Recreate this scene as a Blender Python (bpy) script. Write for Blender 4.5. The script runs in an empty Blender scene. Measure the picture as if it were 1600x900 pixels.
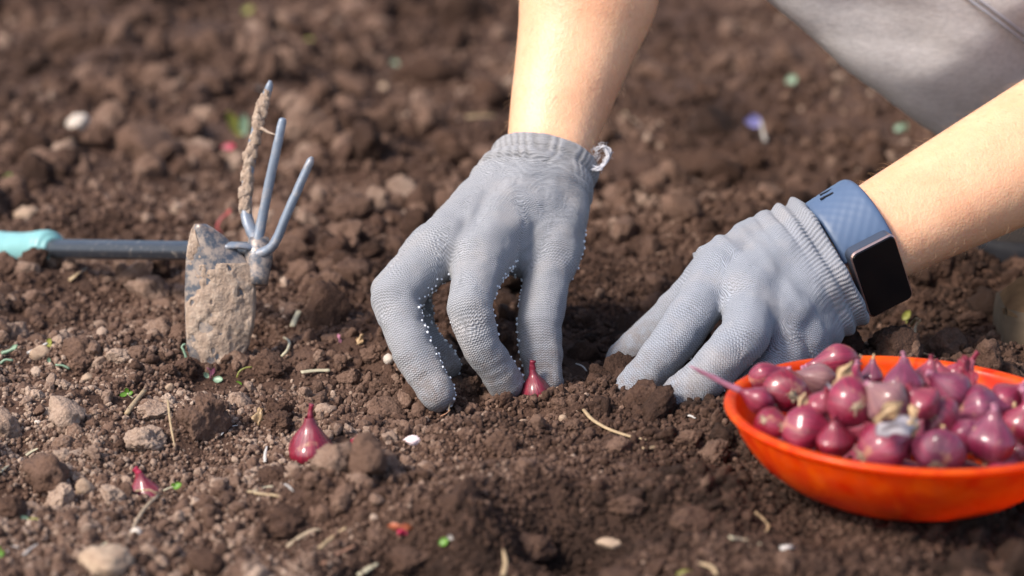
import bpy, bmesh, math, random
import numpy as np
from mathutils import Vector, Matrix, noise as mnoise
rad = math.radians
random.seed(7); RNG = np.random.default_rng(11)
SC = bpy.context.scene

# ------------------------------------------------------------------ camera, sky, sun, exposure
F = 3778.0            # focal length in pixels of the 1600 px wide photograph (85 mm on 36 mm)
H = 0.33; PITCH = rad(15.6)
SP, CP = math.sin(PITCH), math.cos(PITCH)
cam_d = bpy.data.cameras.new('camera'); cam = bpy.data.objects.new('camera', cam_d)
SC.collection.objects.link(cam); SC.camera = cam
cam.location = (0, 0, H); cam.rotation_euler = (math.pi/2 - PITCH, 0, 0)
cam_d.lens = 85; cam_d.sensor_width = 36; cam_d.clip_start = 0.05; cam_d.clip_end = 500
cam_d.dof.use_dof = True; cam_d.dof.focus_distance = 1.045; cam_d.dof.aperture_fstop = 7.0

SUN_EL, SUN_AZ = 44.0, -123.0      # azimuth of the sun seen from above, clockwise from +Y
world = bpy.data.worlds.new('World'); SC.world = world; world.use_nodes = True
wn = world.node_tree
sky = wn.nodes.new('ShaderNodeTexSky'); sky.sky_type = 'NISHITA'; sky.sun_disc = False
sky.sun_elevation = rad(SUN_EL); sky.sun_rotation = rad(SUN_AZ)
sky.dust_density = 2.0; sky.air_density = 1.0
wn.links.new(sky.outputs[0], wn.nodes['Background'].inputs[0])
wn.nodes['Background'].inputs[1].default_value = 0.14
sd = bpy.data.lights.new('sun', 'SUN'); sun = bpy.data.objects.new('sun', sd); SC.collection.objects.link(sun)
sd.energy = 3.0; sd.angle = rad(12.0); sd.color = (1.0, 0.92, 0.82)
az, el = rad(SUN_AZ), rad(SUN_EL)
sdir = Vector((math.sin(az)*math.cos(el), math.cos(az)*math.cos(el), math.sin(el)))
sun.rotation_euler = sdir.to_track_quat('Z', 'Y').to_euler(); sun.location = (-2, -1, 3)
SC.view_settings.view_transform = 'Standard'; SC.view_settings.look = 'None'
SC.view_settings.exposure = 0.82; SC.view_settings.gamma = 1

# ------------------------------------------------------------------ picture point -> place
def P(px, py, d):
    """point seen at photo pixel (px, py) standing d metres away along the view axis"""
    a = (px-800)/F*d; b = (450-py)/F*d
    return np.array([a, d*CP + b*SP, H - d*SP + b*CP])
def depth(py, z=0.0): return (H-z)/(SP - (450-py)/F*CP)
def G(px, py, z=0.0): return P(px, py, depth(py, z))
def J(px, py, dmm): return P(px, py, dmm/1000.0)

# ------------------------------------------------------------------ numpy noise
def _hash(ix, iy, iz, s):
    n = (ix.astype(np.int64)*73856093) ^ (iy.astype(np.int64)*19349663) ^ (iz.astype(np.int64)*83492791) ^ (s*2654435761 & 0x7fffffff)
    n = (n ^ (n >> 13)) * 1274126177 & 0x7fffffff
    n = (n ^ (n >> 16)) * 668265263 & 0x7fffffff
    return ((n >> 5) & 0xffff) / 65535.0
def vnoise(p, s=0):
    f = np.floor(p); i = f.astype(np.int64); t = p-f; t = t*t*t*(t*(t*6-15)+10)
    r = 0
    for dx in (0, 1):
        wx = t[:, 0] if dx else 1-t[:, 0]
        for dy in (0, 1):
            wy = t[:, 1] if dy else 1-t[:, 1]
            for dz in (0, 1):
                wz = t[:, 2] if dz else 1-t[:, 2]
                r = r + wx*wy*wz*_hash(i[:, 0]+dx, i[:, 1]+dy, i[:, 2]+dz, s)
    return r*2-1
def fbm(p, o=4, s=0, g=0.5):
    r = 0; a = 1
    for k in range(o):
        r = r + a*vnoise(p*2**k + 17.3*k, s+k); a *= g
    return r
def worley2(x, y, s=0):
    fx, fy = np.floor(x), np.floor(y); ix, iy = fx.astype(np.int64), fy.astype(np.int64)
    best = np.full(x.shape, 9.0)
    z = np.zeros_like(ix)
    for dx in (-1, 0, 1):
        for dy in (-1, 0, 1):
            cx = ix+dx + _hash(ix+dx, iy+dy, z, s+1); cy = iy+dy + _hash(ix+dx, iy+dy, z+3, s+2)
            best = np.minimum(best, (cx-x)**2+(cy-y)**2)
    return np.sqrt(best)

def worley3(p, s=0):
    f = np.floor(p); i = f.astype(np.int64); best = np.full(len(p), 9.0)
    for dx in (-1, 0, 1):
        for dy in (-1, 0, 1):
            for dz in (-1, 0, 1):
                a, b, c = i[:, 0]+dx, i[:, 1]+dy, i[:, 2]+dz
                q = np.stack([a+_hash(a, b, c, s+1), b+_hash(a, b, c, s+2), c+_hash(a, b, c, s+3)], 1)
                best = np.minimum(best, ((q-p)**2).sum(1))
    return np.sqrt(best)

# ------------------------------------------------------------------ objects
ROOT = {}
def tag(o, label=None, cat=None, group=None, kind=None):
    if label: o['label'] = label
    if cat: o['category'] = cat
    if group: o['group'] = group
    if kind: o['kind'] = kind
    return o
def empty(name, loc, label=None, cat=None, group=None, rot=None):
    o = bpy.data.objects.new(name, None); SC.collection.objects.link(o)
    o.location = Vector([float(c) for c in loc]); o.empty_display_size = 0.01
    if rot is not None: o.rotation_euler = rot
    ROOT[o.name] = np.array([float(c) for c in loc])
    return tag(o, label, cat, group)
def mk(name, verts, faces, mat, parent=None, smooth=True, local=False, attrs=None, origin=None):
    """one mesh object; verts are world coordinates unless local; returned object's origin is its parent's origin"""
    v = np.asarray(verts, dtype=np.float64).reshape(-1, 3)
    off = np.zeros(3)
    if not local:
        if parent is not None: off = ROOT[parent.name]
        elif origin is not None: off = np.asarray(origin, float)
        v = v - off
    me = bpy.data.meshes.new(name)
    if isinstance(faces, np.ndarray):
        n, k = faces.shape
        me.vertices.add(len(v)); me.vertices.foreach_set('co', v.astype(np.float32).ravel())
        me.loops.add(n*k); me.loops.foreach_set('vertex_index', faces.astype(np.int32).ravel())
        me.polygons.add(n); me.polygons.foreach_set('loop_start', np.arange(0, n*k, k, dtype=np.int32))
        me.polygons.foreach_set('loop_total', np.full(n, k, np.int32))
        me.update(calc_edges=True); me.validate()
    else:
        me.from_pydata([tuple(c) for c in v], [], faces); me.update()
    if smooth: me.polygons.foreach_set('use_smooth', np.ones(len(me.polygons), bool))
    if mat: me.materials.append(mat)
    for an, (typ, data) in (attrs or {}).items():
        a = me.attributes.new(an, typ, 'POINT')
        a.data.foreach_set('vector' if typ == 'FLOAT_VECTOR' else 'value', np.asarray(data, np.float32).ravel())
    o = bpy.data.objects.new(name, me); SC.collection.objects.link(o)
    if parent is not None:
        o.parent = parent; ROOT[o.name] = np.zeros(3) if local else off
    elif not local:
        o.location = Vector(off); ROOT[o.name] = off
    return o
def merge(parts):
    V = []; Fc = []; n = 0
    for v, f in parts:
        V.append(np.asarray(v)); Fc += [tuple(i+n for i in q) for q in f]; n += len(v)
    return np.vstack(V), Fc
def crom(pts, n):
    pts = [np.asarray(p, float) for p in pts]
    if len(pts) == 2: return [pts[0]+(pts[1]-pts[0])*t for t in np.linspace(0, 1, n)]
    q = [2*pts[0]-pts[1]] + pts + [2*pts[-1]-pts[-2]]; out = []
    m = len(pts)-1
    for k in range(n):
        t = k/(n-1)*m; i = min(int(t), m-1); t -= i
        a, b, c, d = q[i], q[i+1], q[i+2], q[i+3]
        out.append(0.5*((2*b)+(c-a)*t+(2*a-5*b+4*c-d)*t*t+(3*b-a-3*c+d)*t**3))
    return out
def tube(pts, radii, seg=10, n=16, flat=1.0, up=None, jit=0.0, seed=0):
    """swept tube along a smooth curve; radii is interpolated; flat squashes one cross axis"""
    c = crom(pts, n); rr = np.interp(np.linspace(0, 1, n), np.linspace(0, 1, len(radii)), radii)
    V = []; prev = None; rs = random.Random(seed)
    for k in range(n):
        t = c[min(k+1, n-1)]-c[max(k-1, 0)]; t = t/np.linalg.norm(t)
        if prev is None:
            u = np.array(up if up is not None else (0.13, -0.2, 1.0), float)
        else: u = prev
        u = u-t*np.dot(u, t); u = u/np.linalg.norm(u); prev = u
        w = np.cross(t, u)
        for j in range(seg):
            a = 2*math.pi*j/seg; r = rr[k]*(1+jit*(rs.random()-.5))
            V.append(c[k]+u*math.sin(a)*r*flat+w*math.cos(a)*r)
    Fc = [(k*seg+j, k*seg+(j+1) % seg, (k+1)*seg+(j+1) % seg, (k+1)*seg+j) for k in range(n-1) for j in range(seg)]
    V.append(c[0]); V.append(c[-1]); a, b = len(V)-2, len(V)-1
    Fc += [(a, (j+1) % seg, j) for j in range(seg)]
    Fc += [(b, (n-1)*seg+j, (n-1)*seg+(j+1) % seg) for j in range(seg)]
    return np.array(V), Fc
def lathe(prof, seg=24):
    V = []
    for r, z in prof:
        for j in range(seg):
            a = 2*math.pi*j/seg; V.append((r*math.cos(a), r*math.sin(a), z))
    n = len(prof)
    Fc = [(k*seg+j, k*seg+(j+1) % seg, (k+1)*seg+(j+1) % seg, (k+1)*seg+j) for k in range(n-1) for j in range(seg)]
    return np.array(V, float), Fc
_ico = {}
def ico(sub):
    if sub not in _ico:
        bm = bmesh.new(); bmesh.ops.create_icosphere(bm, subdivisions=sub, radius=1.0)
        _ico[sub] = (np.array([v.co[:] for v in bm.verts]), np.array([[v.index for v in f.verts] for f in bm.faces]))
        bm.free()
    return _ico[sub]

# ------------------------------------------------------------------ signed distance bodies, meshed with surface nets
def rcone(a, b, ra, rb):
    a, b = np.asarray(a), np.asarray(b)
    def f(p):
        ba = b-a; L = np.linalg.norm(ba)
        h = np.clip(((p-a)@ba)/(L*L), 0, 1)
        return np.linalg.norm(p-a-h[:, None]*ba, axis=1)-(ra+(rb-ra)*h)
    m = max(ra, rb)
    return f, np.minimum(a, b)-m, np.maximum(a, b)+m
def ellip(c, r, R=None):
    c = np.asarray(c); r = np.asarray(r)
    def f(p):
        q = p-c
        if R is not None: q = q@R
        k = np.linalg.norm(q/r, axis=1); k2 = np.linalg.norm(q/(r*r), axis=1)+1e-9
        return k*(k-1)/k2
    m = r.max()
    return f, c-m, c+m
def smin(a, b, k):
    h = np.clip(0.5+0.5*(b-a)/k, 0, 1)
    return b*(1-h)+a*h-k*h*(1-h)
class Grid:
    def __init__(s, lo, hi, vox):
        s.vox = vox; s.lo = np.asarray(lo)-2*vox
        s.n = np.ceil((np.asarray(hi)+2*vox-s.lo)/vox).astype(int)+1
    def fill(s, prims, k, margin):
        out = np.full(s.n, margin, np.float32)
        for f, lo, hi in prims:
            i0 = np.clip(np.floor((lo-margin-s.lo)/s.vox).astype(int), 0, s.n); i1 = np.clip(np.ceil((hi+margin-s.lo)/s.vox).astype(int)+1, 0, s.n)
            if np.any(i1-i0 < 1): continue
            ax = [s.lo[q]+np.arange(i0[q], i1[q])*s.vox for q in range(3)]
            X = np.stack(np.meshgrid(*ax, indexing='ij'), -1).reshape(-1, 3)
            d = f(X).reshape(i1-i0).astype(np.float32)
            sl = tuple(slice(a, b) for a, b in zip(i0, i1)); cur = out[sl]
            out[sl] = smin(cur, d, k) if k > 0 else np.minimum(cur, d)
        return out
    def mesh(s, f):
        g = f < 0
        nx, ny, nz = f.shape
        cells = np.zeros((nx-1, ny-1, nz-1), np.int8)
        for dx in (0, 1):
            for dy in (0, 1):
                for dz in (0, 1): cells += g[dx:nx-1+dx, dy:ny-1+dy, dz:nz-1+dz]
        act = (cells > 0) & (cells < 8); idx = np.argwhere(act)
        ident = np.full(act.shape, -1, np.int64); ident[act] = np.arange(len(idx))
        acc = np.zeros((len(idx), 3)); cnt = np.zeros(len(idx))
        cor = [(a, b, c) for a in (0, 1) for b in (0, 1) for c in (0, 1)]
        val = {c: f[idx[:, 0]+c[0], idx[:, 1]+c[1], idx[:, 2]+c[2]] for c in cor}
        for c in cor:
            for q in range(3):
                if c[q] == 0:
                    e = list(c); e[q] = 1; e = tuple(e); a, b = val[c], val[e]
                    m = (a < 0) != (b < 0); t = np.where(m, a/np.where(m, a-b, 1), 0)
                    pt = np.array(c, float)[None]+np.zeros((len(idx), 3)); pt[:, q] += t
                    acc[m] += pt[m]; cnt[m] += 1
        V = (idx+acc/cnt[:, None])*s.vox+s.lo
        Q = []
        for q in range(3):
            a = [slice(None)]*3; b = [slice(None)]*3; a[q] = slice(0, -1); b[q] = slice(1, None)
            ga, gb = g[tuple(a)], g[tuple(b)]; e = np.argwhere(ga != gb)
            r, t = (q+1) % 3, (q+2) % 3
            e = e[(e[:, r] > 0) & (e[:, t] > 0) & (e[:, r] < f.shape[r]-1) & (e[:, t] < f.shape[t]-1)]
            fl = ga[tuple(e.T)]
            def cid(dr, dt):
                c = e.copy(); c[:, r] -= dr; c[:, t] -= dt; return ident[tuple(c.T)]
            qd = np.stack([cid(1, 1), cid(0, 1), cid(0, 0), cid(1, 0)], 1)
            qd[~fl] = qd[~fl][:, ::-1]; Q.append(qd)
        return V, np.vstack(Q)
def blur(f, vox, rad_m, passes=2):
    k = max(1, int(round(rad_m/vox)))
    for _ in range(passes):
        for q in range(3):
            n = f.shape[q]; pad = [(0, 0)]*3; pad[q] = (k+1, k)
            c = np.cumsum(np.pad(f, pad, mode='edge'), axis=q, dtype=np.float64)
            a = [slice(None)]*3; b = [slice(None)]*3; a[q] = slice(2*k+1, 2*k+1+n); b[q] = slice(0, n)
            f = ((c[tuple(a)]-c[tuple(b)])/(2*k+1)).astype(np.float32)
    return f
def relax(V, Q, it=2, lam=0.5):
    E = np.vstack([Q[:, [0, 1]], Q[:, [1, 2]], Q[:, [2, 3]], Q[:, [3, 0]]]); E = np.vstack([E, E[:, ::-1]])
    deg = np.bincount(E[:, 0], minlength=len(V))
    for _ in range(it):
        A = np.stack([np.bincount(E[:, 0], weights=V[E[:, 1], q], minlength=len(V)) for q in range(3)], 1)/deg[:, None]
        V = V+lam*(A-V)
    return V
def normals(V, Q):
    n = np.cross(V[Q[:, 2]]-V[Q[:, 0]], V[Q[:, 3]]-V[Q[:, 1]])
    N = np.stack([sum(np.bincount(Q[:, c], weights=n[:, q], minlength=len(V)) for c in range(4)) for q in range(3)], 1)
    return N/(np.linalg.norm(N, axis=1)[:, None]+1e-12)

# ------------------------------------------------------------------ materials
class M:
    def __init__(s, name):
        s.m = bpy.data.materials.new(name); s.m.use_nodes = True; s.t = s.m.node_tree
        s.b = s.t.nodes['Principled BSDF']; s.out = s.t.nodes['Material Output']
    def n(s, typ, ins=None, **kw):
        x = s.t.nodes.new('ShaderNode'+typ)
        for k, v in kw.items(): setattr(x, k, v)
        for k, v in (ins or {}).items():
            if hasattr(v, 'links') or isinstance(v, bpy.types.NodeSocket): s.t.links.new(v, x.inputs[k])
            else: x.inputs[k].default_value = v
        return x
    def set(s, **kw):
        for k, v in kw.items():
            k = k.replace('_', ' ')
            if isinstance(v, bpy.types.NodeSocket): s.t.links.new(v, s.b.inputs[k])
            else: s.b.inputs[k].default_value = v
    def noise(s, scale, vec=None, detail=4, rough=0.55, dist=0.0):
        ins = {'Scale': scale, 'Detail': detail, 'Roughness': rough, 'Distortion': dist}
        if vec is not None: ins['Vector'] = vec
        return s.n('TexNoise', ins).outputs['Fac']
    def ramp(s, fac, stops):
        x = s.n('ValToRGB', {'Fac': fac}); e = x.color_ramp.elements
        while len(e) < len(stops): e.new(0.5)
        for el_, (p, c) in zip(e, stops): el_.position = p; el_.color = (*c, 1) if len(c) == 3 else c
        return x.outputs['Color']
    def mix(s, fac, a, b, blend='MIX'):
        x = s.n('Mix', data_type='RGBA', blend_type=blend)
        for k, v in ((0, fac), (6, a), (7, b)):
            if isinstance(v, bpy.types.NodeSocket): s.t.links.new(v, x.inputs[k])
            else: x.inputs[k].default_value = v if k == 0 else (*v, 1)
        return x.outputs[2]
    def math(s, op, a, b=0.0, c=0.0):
        x = s.n('Math', operation=op)
        for k, v in enumerate((a, b, c)):
            if isinstance(v, bpy.types.NodeSocket): s.t.links.new(v, x.inputs[k])
            else: x.inputs[k].default_value = v
        return x.outputs[0]
    def bump(s, h, strength=0.5, dist=0.001, nrm=None):
        ins = {'Height': h, 'Strength': strength, 'Distance': dist}
        if nrm is not None: ins['Normal'] = nrm
        return s.n('Bump', ins).outputs['Normal']
    def obj(s): return s.n('TexCoord').outputs['Object']

SOIL_STOPS = [(0.0, (0.022, 0.0125, 0.009)), (0.35, (0.068, 0.039, 0.028)), (0.65, (0.155, 0.098, 0.073)), (1.0, (0.41, 0.315, 0.25))]
def soil_mat(name, src, scale=1.0, base=0.5):
    m = M(name); geo = m.n('NewGeometry').outputs['Position']
    big = m.noise(9, geo, 3); mid = m.noise(90, geo, 4); tc = m.obj()
    fine = m.noise(900, geo, 5, 0.65)
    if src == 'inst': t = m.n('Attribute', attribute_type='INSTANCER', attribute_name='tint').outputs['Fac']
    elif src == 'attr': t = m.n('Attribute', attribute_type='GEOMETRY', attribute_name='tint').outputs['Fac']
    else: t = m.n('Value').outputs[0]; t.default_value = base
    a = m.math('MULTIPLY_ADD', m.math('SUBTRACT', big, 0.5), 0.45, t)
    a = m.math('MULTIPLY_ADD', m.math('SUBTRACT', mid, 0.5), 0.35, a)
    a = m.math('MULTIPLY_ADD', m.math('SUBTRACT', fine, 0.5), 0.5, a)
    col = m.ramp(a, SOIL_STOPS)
    warm = m.noise(25, geo, 2)
    col = m.mix(m.math('MULTIPLY', warm, 0.45), col, (1.0, 0.78, 0.62), 'MULTIPLY')
    m.set(Base_Color=col, Roughness=0.93, Specular_IOR_Level=0.18)
    v = m.n('TexVoronoi', {'Vector': geo, 'Scale': 700.0}).outputs['Distance']
    h = m.math('MULTIPLY_ADD', v, -0.6, fine)
    m.set(Normal=m.bump(h, 0.8, 0.0011))
    return m.m
MAT = {}
MAT['soil_ground'] = soil_mat('soil_ground', 'attr')
MAT['soil_crumb'] = soil_mat('soil_crumb', 'inst')
MAT['soil_clod'] = soil_mat('soil_clod', 'val', base=0.50)
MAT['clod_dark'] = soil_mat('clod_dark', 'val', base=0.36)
MAT['clod_pale'] = soil_mat('clod_pale', 'val', base=0.86)

def mat_stone(name, c1, c2):
    m = M(name); geo = m.n('NewGeometry').outputs['Position']
    n1 = m.noise(120, geo, 6, 0.65); n2 = m.noise(1100, geo, 3)
    col = m.ramp(m.math('MULTIPLY_ADD', n2, 0.35, m.math('MULTIPLY', n1, 0.8)), [(0.35, c1), (0.75, c2)])
    m.set(Base_Color=col, Roughness=0.85, Specular_IOR_Level=0.25, Normal=m.bump(n2, 0.5, 0.0006))
    return m.m
MAT['stone_tan'] = mat_stone('stone_tan', (0.20, 0.125, 0.085), (0.46, 0.34, 0.24))
MAT['stone_white'] = mat_stone('stone_white', (0.36, 0.29, 0.24), (0.60, 0.53, 0.46))
MAT['stone_pink'] = mat_stone('stone_pink', (0.55, 0.40, 0.40), (0.78, 0.66, 0.66))

def mat_knit(name, base, tint):
    m = M(name)
    k = m.n('Attribute', attribute_name='knit').outputs['Vector']
    wob = m.n('TexNoise', {'Vector': k, 'Scale': 0.35, 'Detail': 3.0}).outputs['Color']
    k = m.n('VectorMath', {0: k, 1: m.n('VectorMath', {0: wob, 'Scale': 0.9}, operation='SCALE').outputs[0]}, operation='ADD').outputs[0]
    s = m.n('SeparateXYZ', {'Vector': k}); u, v = s.outputs[0], s.outputs[1]
    tri = m.math('PINGPONG', v, 0.75)                       # zigzag, 1.7 mm wales
    row = m.math('MULTIPLY_ADD', tri, 0.75, u)
    a = m.math('SINE', m.math('MULTIPLY', row, 2*math.pi/1.02))
    w = m.math('COSINE', m.math('MULTIPLY', v, 2*math.pi/0.75))
    geo = m.n('NewGeometry').outputs['Position']
    h = m.math('MULTIPLY_ADD', w, 0.28, a)
    cm = m.n('MapRange', {'Value': s.outputs[2], 'From Min': 9.0, 'From Max': 21.0, 'To Min': 1.0, 'To Max': 0.0}).outputs[0]
    rib = m.math('MULTIPLY_ADD', a, 0.35, m.math('MULTIPLY', m.math('SINE', m.math('MULTIPLY', v, 2*math.pi/1.7)), 1.0))
    hm = m.n('Mix', {0: cm, 2: h, 3: rib}); h = hm.outputs[0]
    hn = m.math('MULTIPLY_ADD', h, 0.5, 0.5)
    stain = m.noise(45, geo, 4); fuzz = m.noise(1500, geo, 2)
    c = m.mix(m.n('MapRange', {'Value': hn, 'From Min': 0.0, 'From Max': 0.55}).outputs[0], tuple(x*0.30 for x in base), base)
    c = m.mix(m.math('MULTIPLY', cm, 0.55), c, tuple(x*y for x, y in zip(base, (0.66, 0.60, 0.54))))
    c = m.mix(m.n('MapRange', {'Value': stain, 'From Min': 0.50, 'From Max': 0.72, 'To Max': 0.5}).outputs[0], c, tint)
    gz = m.n('SeparateXYZ', {'Vector': geo}).outputs[2]; dn = m.noise(260, geo, 5, 0.7)
    soil = m.math('MULTIPLY', m.n('MapRange', {'Value': gz, 'From Min': 0.008, 'From Max': 0.034, 'To Min': 1.0, 'To Max': 0.0}).outputs[0], m.n('MapRange', {'Value': dn, 'From Min': 0.42, 'From Max': 0.62, 'To Max': 0.75}).outputs[0])
    c = m.mix(soil, c, (0.13, 0.085, 0.06))
    c = m.mix(m.math('MULTIPLY', fuzz, 0.25), c, (0.62, 0.64, 0.68))
    m.set(Base_Color=c, Roughness=0.8, Specular_IOR_Level=0.25, Sheen_Weight=0.15, Sheen_Roughness=0.5,
          Normal=m.bump(h, 0.65, 0.00028))
    return m.m
MAT['glove'] = mat_knit('glove_knit', (0.275, 0.275, 0.295), (0.33, 0.28, 0.25))
MAT['glove_b'] = mat_knit('glove_knit_worn', (0.245, 0.262, 0.31), (0.30, 0.26, 0.24))
m = M('grip_dot'); m.set(Base_Color=(0.78, 0.80, 0.84, 1), Roughness=0.35); MAT['dot'] = m.m

m = M('skin'); geo = m.n('NewGeometry').outputs['Position']
n1 = m.noise(28, geo, 4); n2 = m.noise(420, geo, 4); fr = m.noise(170, geo, 2, 0.5)
c = m.mix(m.n('MapRange', {'Value': n1, 'From Min': 0.35, 'From Max': 0.7}).outputs[0], (0.77, 0.455, 0.275), (0.66, 0.33, 0.19))
c = m.mix(m.n('MapRange', {'Value': fr, 'From Min': 0.70, 'From Max': 0.78, 'To Max': 0.55}).outputs[0], c, (0.36, 0.16, 0.09))
mot = m.noise(330, geo, 3, 0.6); c = m.mix(m.n('MapRange', {'Value': mot, 'From Min': 0.45, 'From Max': 0.7, 'To Max': 0.30}).outputs[0], c, (0.62, 0.29, 0.17))
vor = m.n('TexVoronoi', {'Vector': geo, 'Scale': 900.0}).outputs['Distance']
m.set(Base_Color=c, Roughness=0.48, Subsurface_Weight=0.40, Subsurface_Radius=(1.0, 0.35, 0.18), Subsurface_Scale=0.007,
      Normal=m.bump(m.math('MULTIPLY_ADD', vor, 0.5, n2), 0.45, 0.0006)); MAT['skin'] = m.m

m = M('fair_hair'); m.set(Base_Color=(0.62, 0.42, 0.24, 1), Roughness=0.5); MAT['fair'] = m.m
m = M('grey_marl'); tc = m.obj()
mp = m.n('Mapping', {'Vector': tc, 'Scale': (1.0, 3.2, 3.2), 'Rotation': (0.2, 0.5, 0.0)}).outputs[0]
n1 = m.noise(230, mp, 5, 0.75); n2 = m.noise(1200, mp, 3, 0.6)
c = m.ramp(m.math('MULTIPLY_ADD', n2, 0.4, m.math('MULTIPLY', n1, 0.65)), [(0.36, (0.48, 0.435, 0.415)), (0.60, (0.72, 0.67, 0.64))])
m.set(Base_Color=c, Roughness=0.95, Sheen_Weight=0.1, Specular_IOR_Level=0.05, Normal=m.bump(m.math('ADD', n2, n1), 0.6, 0.0009)); MAT['marl'] = m.m
m = M('seam_thread'); m.set(Base_Color=(0.42, 0.41, 0.44, 1), Roughness=0.9); MAT['seam'] = m.m

def simple(name, col, rough=0.6, vary=0.25, scale=200, **kw):
    m = M(name); n = m.noise(scale, m.obj(), 4)
    dk = tuple(x*(1-vary) for x in col)
    m.set(Base_Color=m.ramp(n, [(0.3, dk), (0.7, col)]), Roughness=rough, Normal=m.bump(n, 0.2, 0.0004), **kw); return m.m
MAT['straw'] = simple('straw', (0.42, 0.30, 0.17), 0.6, 0.35, 500)
MAT['straw_pale'] = simple('pale_straw', (0.46, 0.41, 0.28), 0.55, 0.25, 500)
MAT['root'] = simple('dry_root', (0.40, 0.30, 0.20), 0.7, 0.4, 500)
MAT['white_root'] = simple('white_root', (0.52, 0.48, 0.44), 0.5, 0.2, 500)
MAT['twig'] = simple('twig', (0.30, 0.15, 0.09), 0.7, 0.4, 500)
def leafy(name, col, tr=0.3):
    m = M(name); n = m.noise(300, m.obj(), 3)
    c = m.ramp(n, [(0.3, tuple(x*0.7 for x in col)), (0.7, col)])
    m.set(Base_Color=c, Roughness=0.4)
    tl = m.n('BsdfTranslucent', {'Color': c}); mx = m.n('MixShader', {'Fac': tr})
    m.t.links.new(m.b.outputs[0], mx.inputs[1]); m.t.links.new(tl.outputs[0], mx.inputs[2]); m.t.links.new(mx.outputs[0], m.out.inputs[0])
    return m.m
MAT['leaf'] = leafy('bright_leaf', (0.15, 0.32, 0.035)); MAT['leaf_blue'] = leafy('blue_green_leaf', (0.30, 0.44, 0.30))
MAT['leaf_yellow'] = leafy('yellow_leaf', (0.36, 0.36, 0.08)); MAT['leaf_purple'] = leafy('purple_leaf', (0.22, 0.07, 0.12))
MAT['stem_red'] = leafy('red_stem', (0.60, 0.12, 0.12)); MAT['petal'] = leafy('lilac_petal', (0.40, 0.38, 0.75))
MAT['flake'] = leafy('red_skin_flake', (0.50, 0.025, 0.08)); MAT['flake_orange'] = leafy('orange_flake', (0.50, 0.14, 0.06))
MAT['flake_pink'] = leafy('pink_flake', (0.60, 0.25, 0.35))
MAT['husk'] = leafy('tan_husk', (0.62, 0.42, 0.23)); MAT['husk_grey'] = leafy('grey_husk', (0.42, 0.38, 0.42))
MAT['husk_red'] = leafy('dark_red_husk', (0.30, 0.03, 0.06))

def mat_shallot(name, c1, c2, bloom, rough):
    m = M(name); tc = m.obj(); s = m.n('SeparateXYZ', {'Vector': tc})
    at = m.math('ARCTAN2', s.outputs[1], s.outputs[0])
    cv = m.n('CombineXYZ', {'X': m.math('MULTIPLY', m.math('COSINE', at), 3.0), 'Y': m.math('MULTIPLY', m.math('SINE', at), 3.0), 'Z': m.math('MULTIPLY', s.outputs[2], 22.0)}).outputs[0]
    vein = m.noise(3.2, cv, 5, 0.65); patch = m.noise(70, tc, 3); pap = m.noise(110, tc, 5, 0.6, 0.5)
    c = m.ramp(vein, [(0.38, c1), (0.60, c2)])
    c = m.mix(m.n('MapRange', {'Value': patch, 'From Min': 0.42, 'From Max': 0.72, 'To Max': 0.42}).outputs[0], c, bloom)
    c = m.mix(m.n('MapRange', {'Value': pap, 'From Min': 0.60, 'From Max': 0.70, 'To Max': 0.6}).outputs[0], c, (0.42, 0.24, 0.13))
    rgh = m.n('MapRange', {'Value': m.noise(160, tc, 5, 0.65), 'From Min': 0.35, 'From Max': 0.65, 'To Min': rough, 'To Max': rough+0.35}).outputs[0]
    m.set(Base_Color=c, Roughness=rgh, Subsurface_Weight=0.08, Subsurface_Radius=(1, 0.2, 0.25), Subsurface_Scale=0.002,
          Coat_Weight=0.55, Coat_Roughness=0.18, Normal=m.bump(m.math('MULTIPLY_ADD', pap, 0.6, vein), 0.55, 0.0008)); return m.m
MAT['sh0'] = mat_shallot('shallot_crimson', (0.10, 0.002, 0.012), (0.22, 0.004, 0.022), (0.30, 0.035, 0.07), 0.26)
MAT['sh1'] = mat_shallot('shallot_pink', (0.11, 0.004, 0.020), (0.25, 0.011, 0.042), (0.33, 0.08, 0.13), 0.33)
MAT['sh2'] = mat_shallot('shallot_purple', (0.085, 0.006, 0.026), (0.19, 0.015, 0.052), (0.27, 0.09, 0.155), 0.35)
MAT['sh3'] = mat_shallot('shallot_dark', (0.14, 0.008, 0.025), (0.27, 0.02, 0.05), (0.36, 0.12, 0.16), 0.42)
MAT['sh4'] = mat_shallot('shallot_papery', (0.12, 0.04, 0.05), (0.25, 0.12, 0.11), (0.26, 0.13, 0.18), 0.6)

m = M('orange_plastic'); tc = m.obj(); n = m.noise(42, tc, 3, 0.5, 2.2); n2 = m.noise(400, tc, 3)
c = m.ramp(n, [(0.32, (0.70, 0.030, 0.001)), (0.68, (0.96, 0.155, 0.005))])  # shadows of the shallots through the plastic, painted in as random mottling
bz = m.n('SeparateXYZ', {'Vector': tc}).outputs[2]; dn = m.noise(190, tc, 6, 0.7)
dirt = m.math('MULTIPLY', m.n('MapRange', {'Value': bz, 'From Min': 0.002, 'From Max': 0.017, 'To Min': 1.0, 'To Max': 0.12}).outputs[0], m.n('MapRange', {'Value': dn, 'From Min': 0.50, 'From Max': 0.62, 'To Max': 0.8}).outputs[0])
c = m.mix(dirt, c, (0.16, 0.09, 0.06))
m.set(Base_Color=c, Roughness=m.n('MapRange', {'Value': dn, 'From Min': 0.35, 'From Max': 0.65, 'To Min': 0.22, 'To Max': 0.5}).outputs[0], Normal=m.bump(n2, 0.06, 0.0005))
tl = m.n('BsdfTranslucent', {'Color': (1.0, 0.19, 0.004, 1)}); mx = m.n('MixShader', {'Fac': 0.5})
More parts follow.
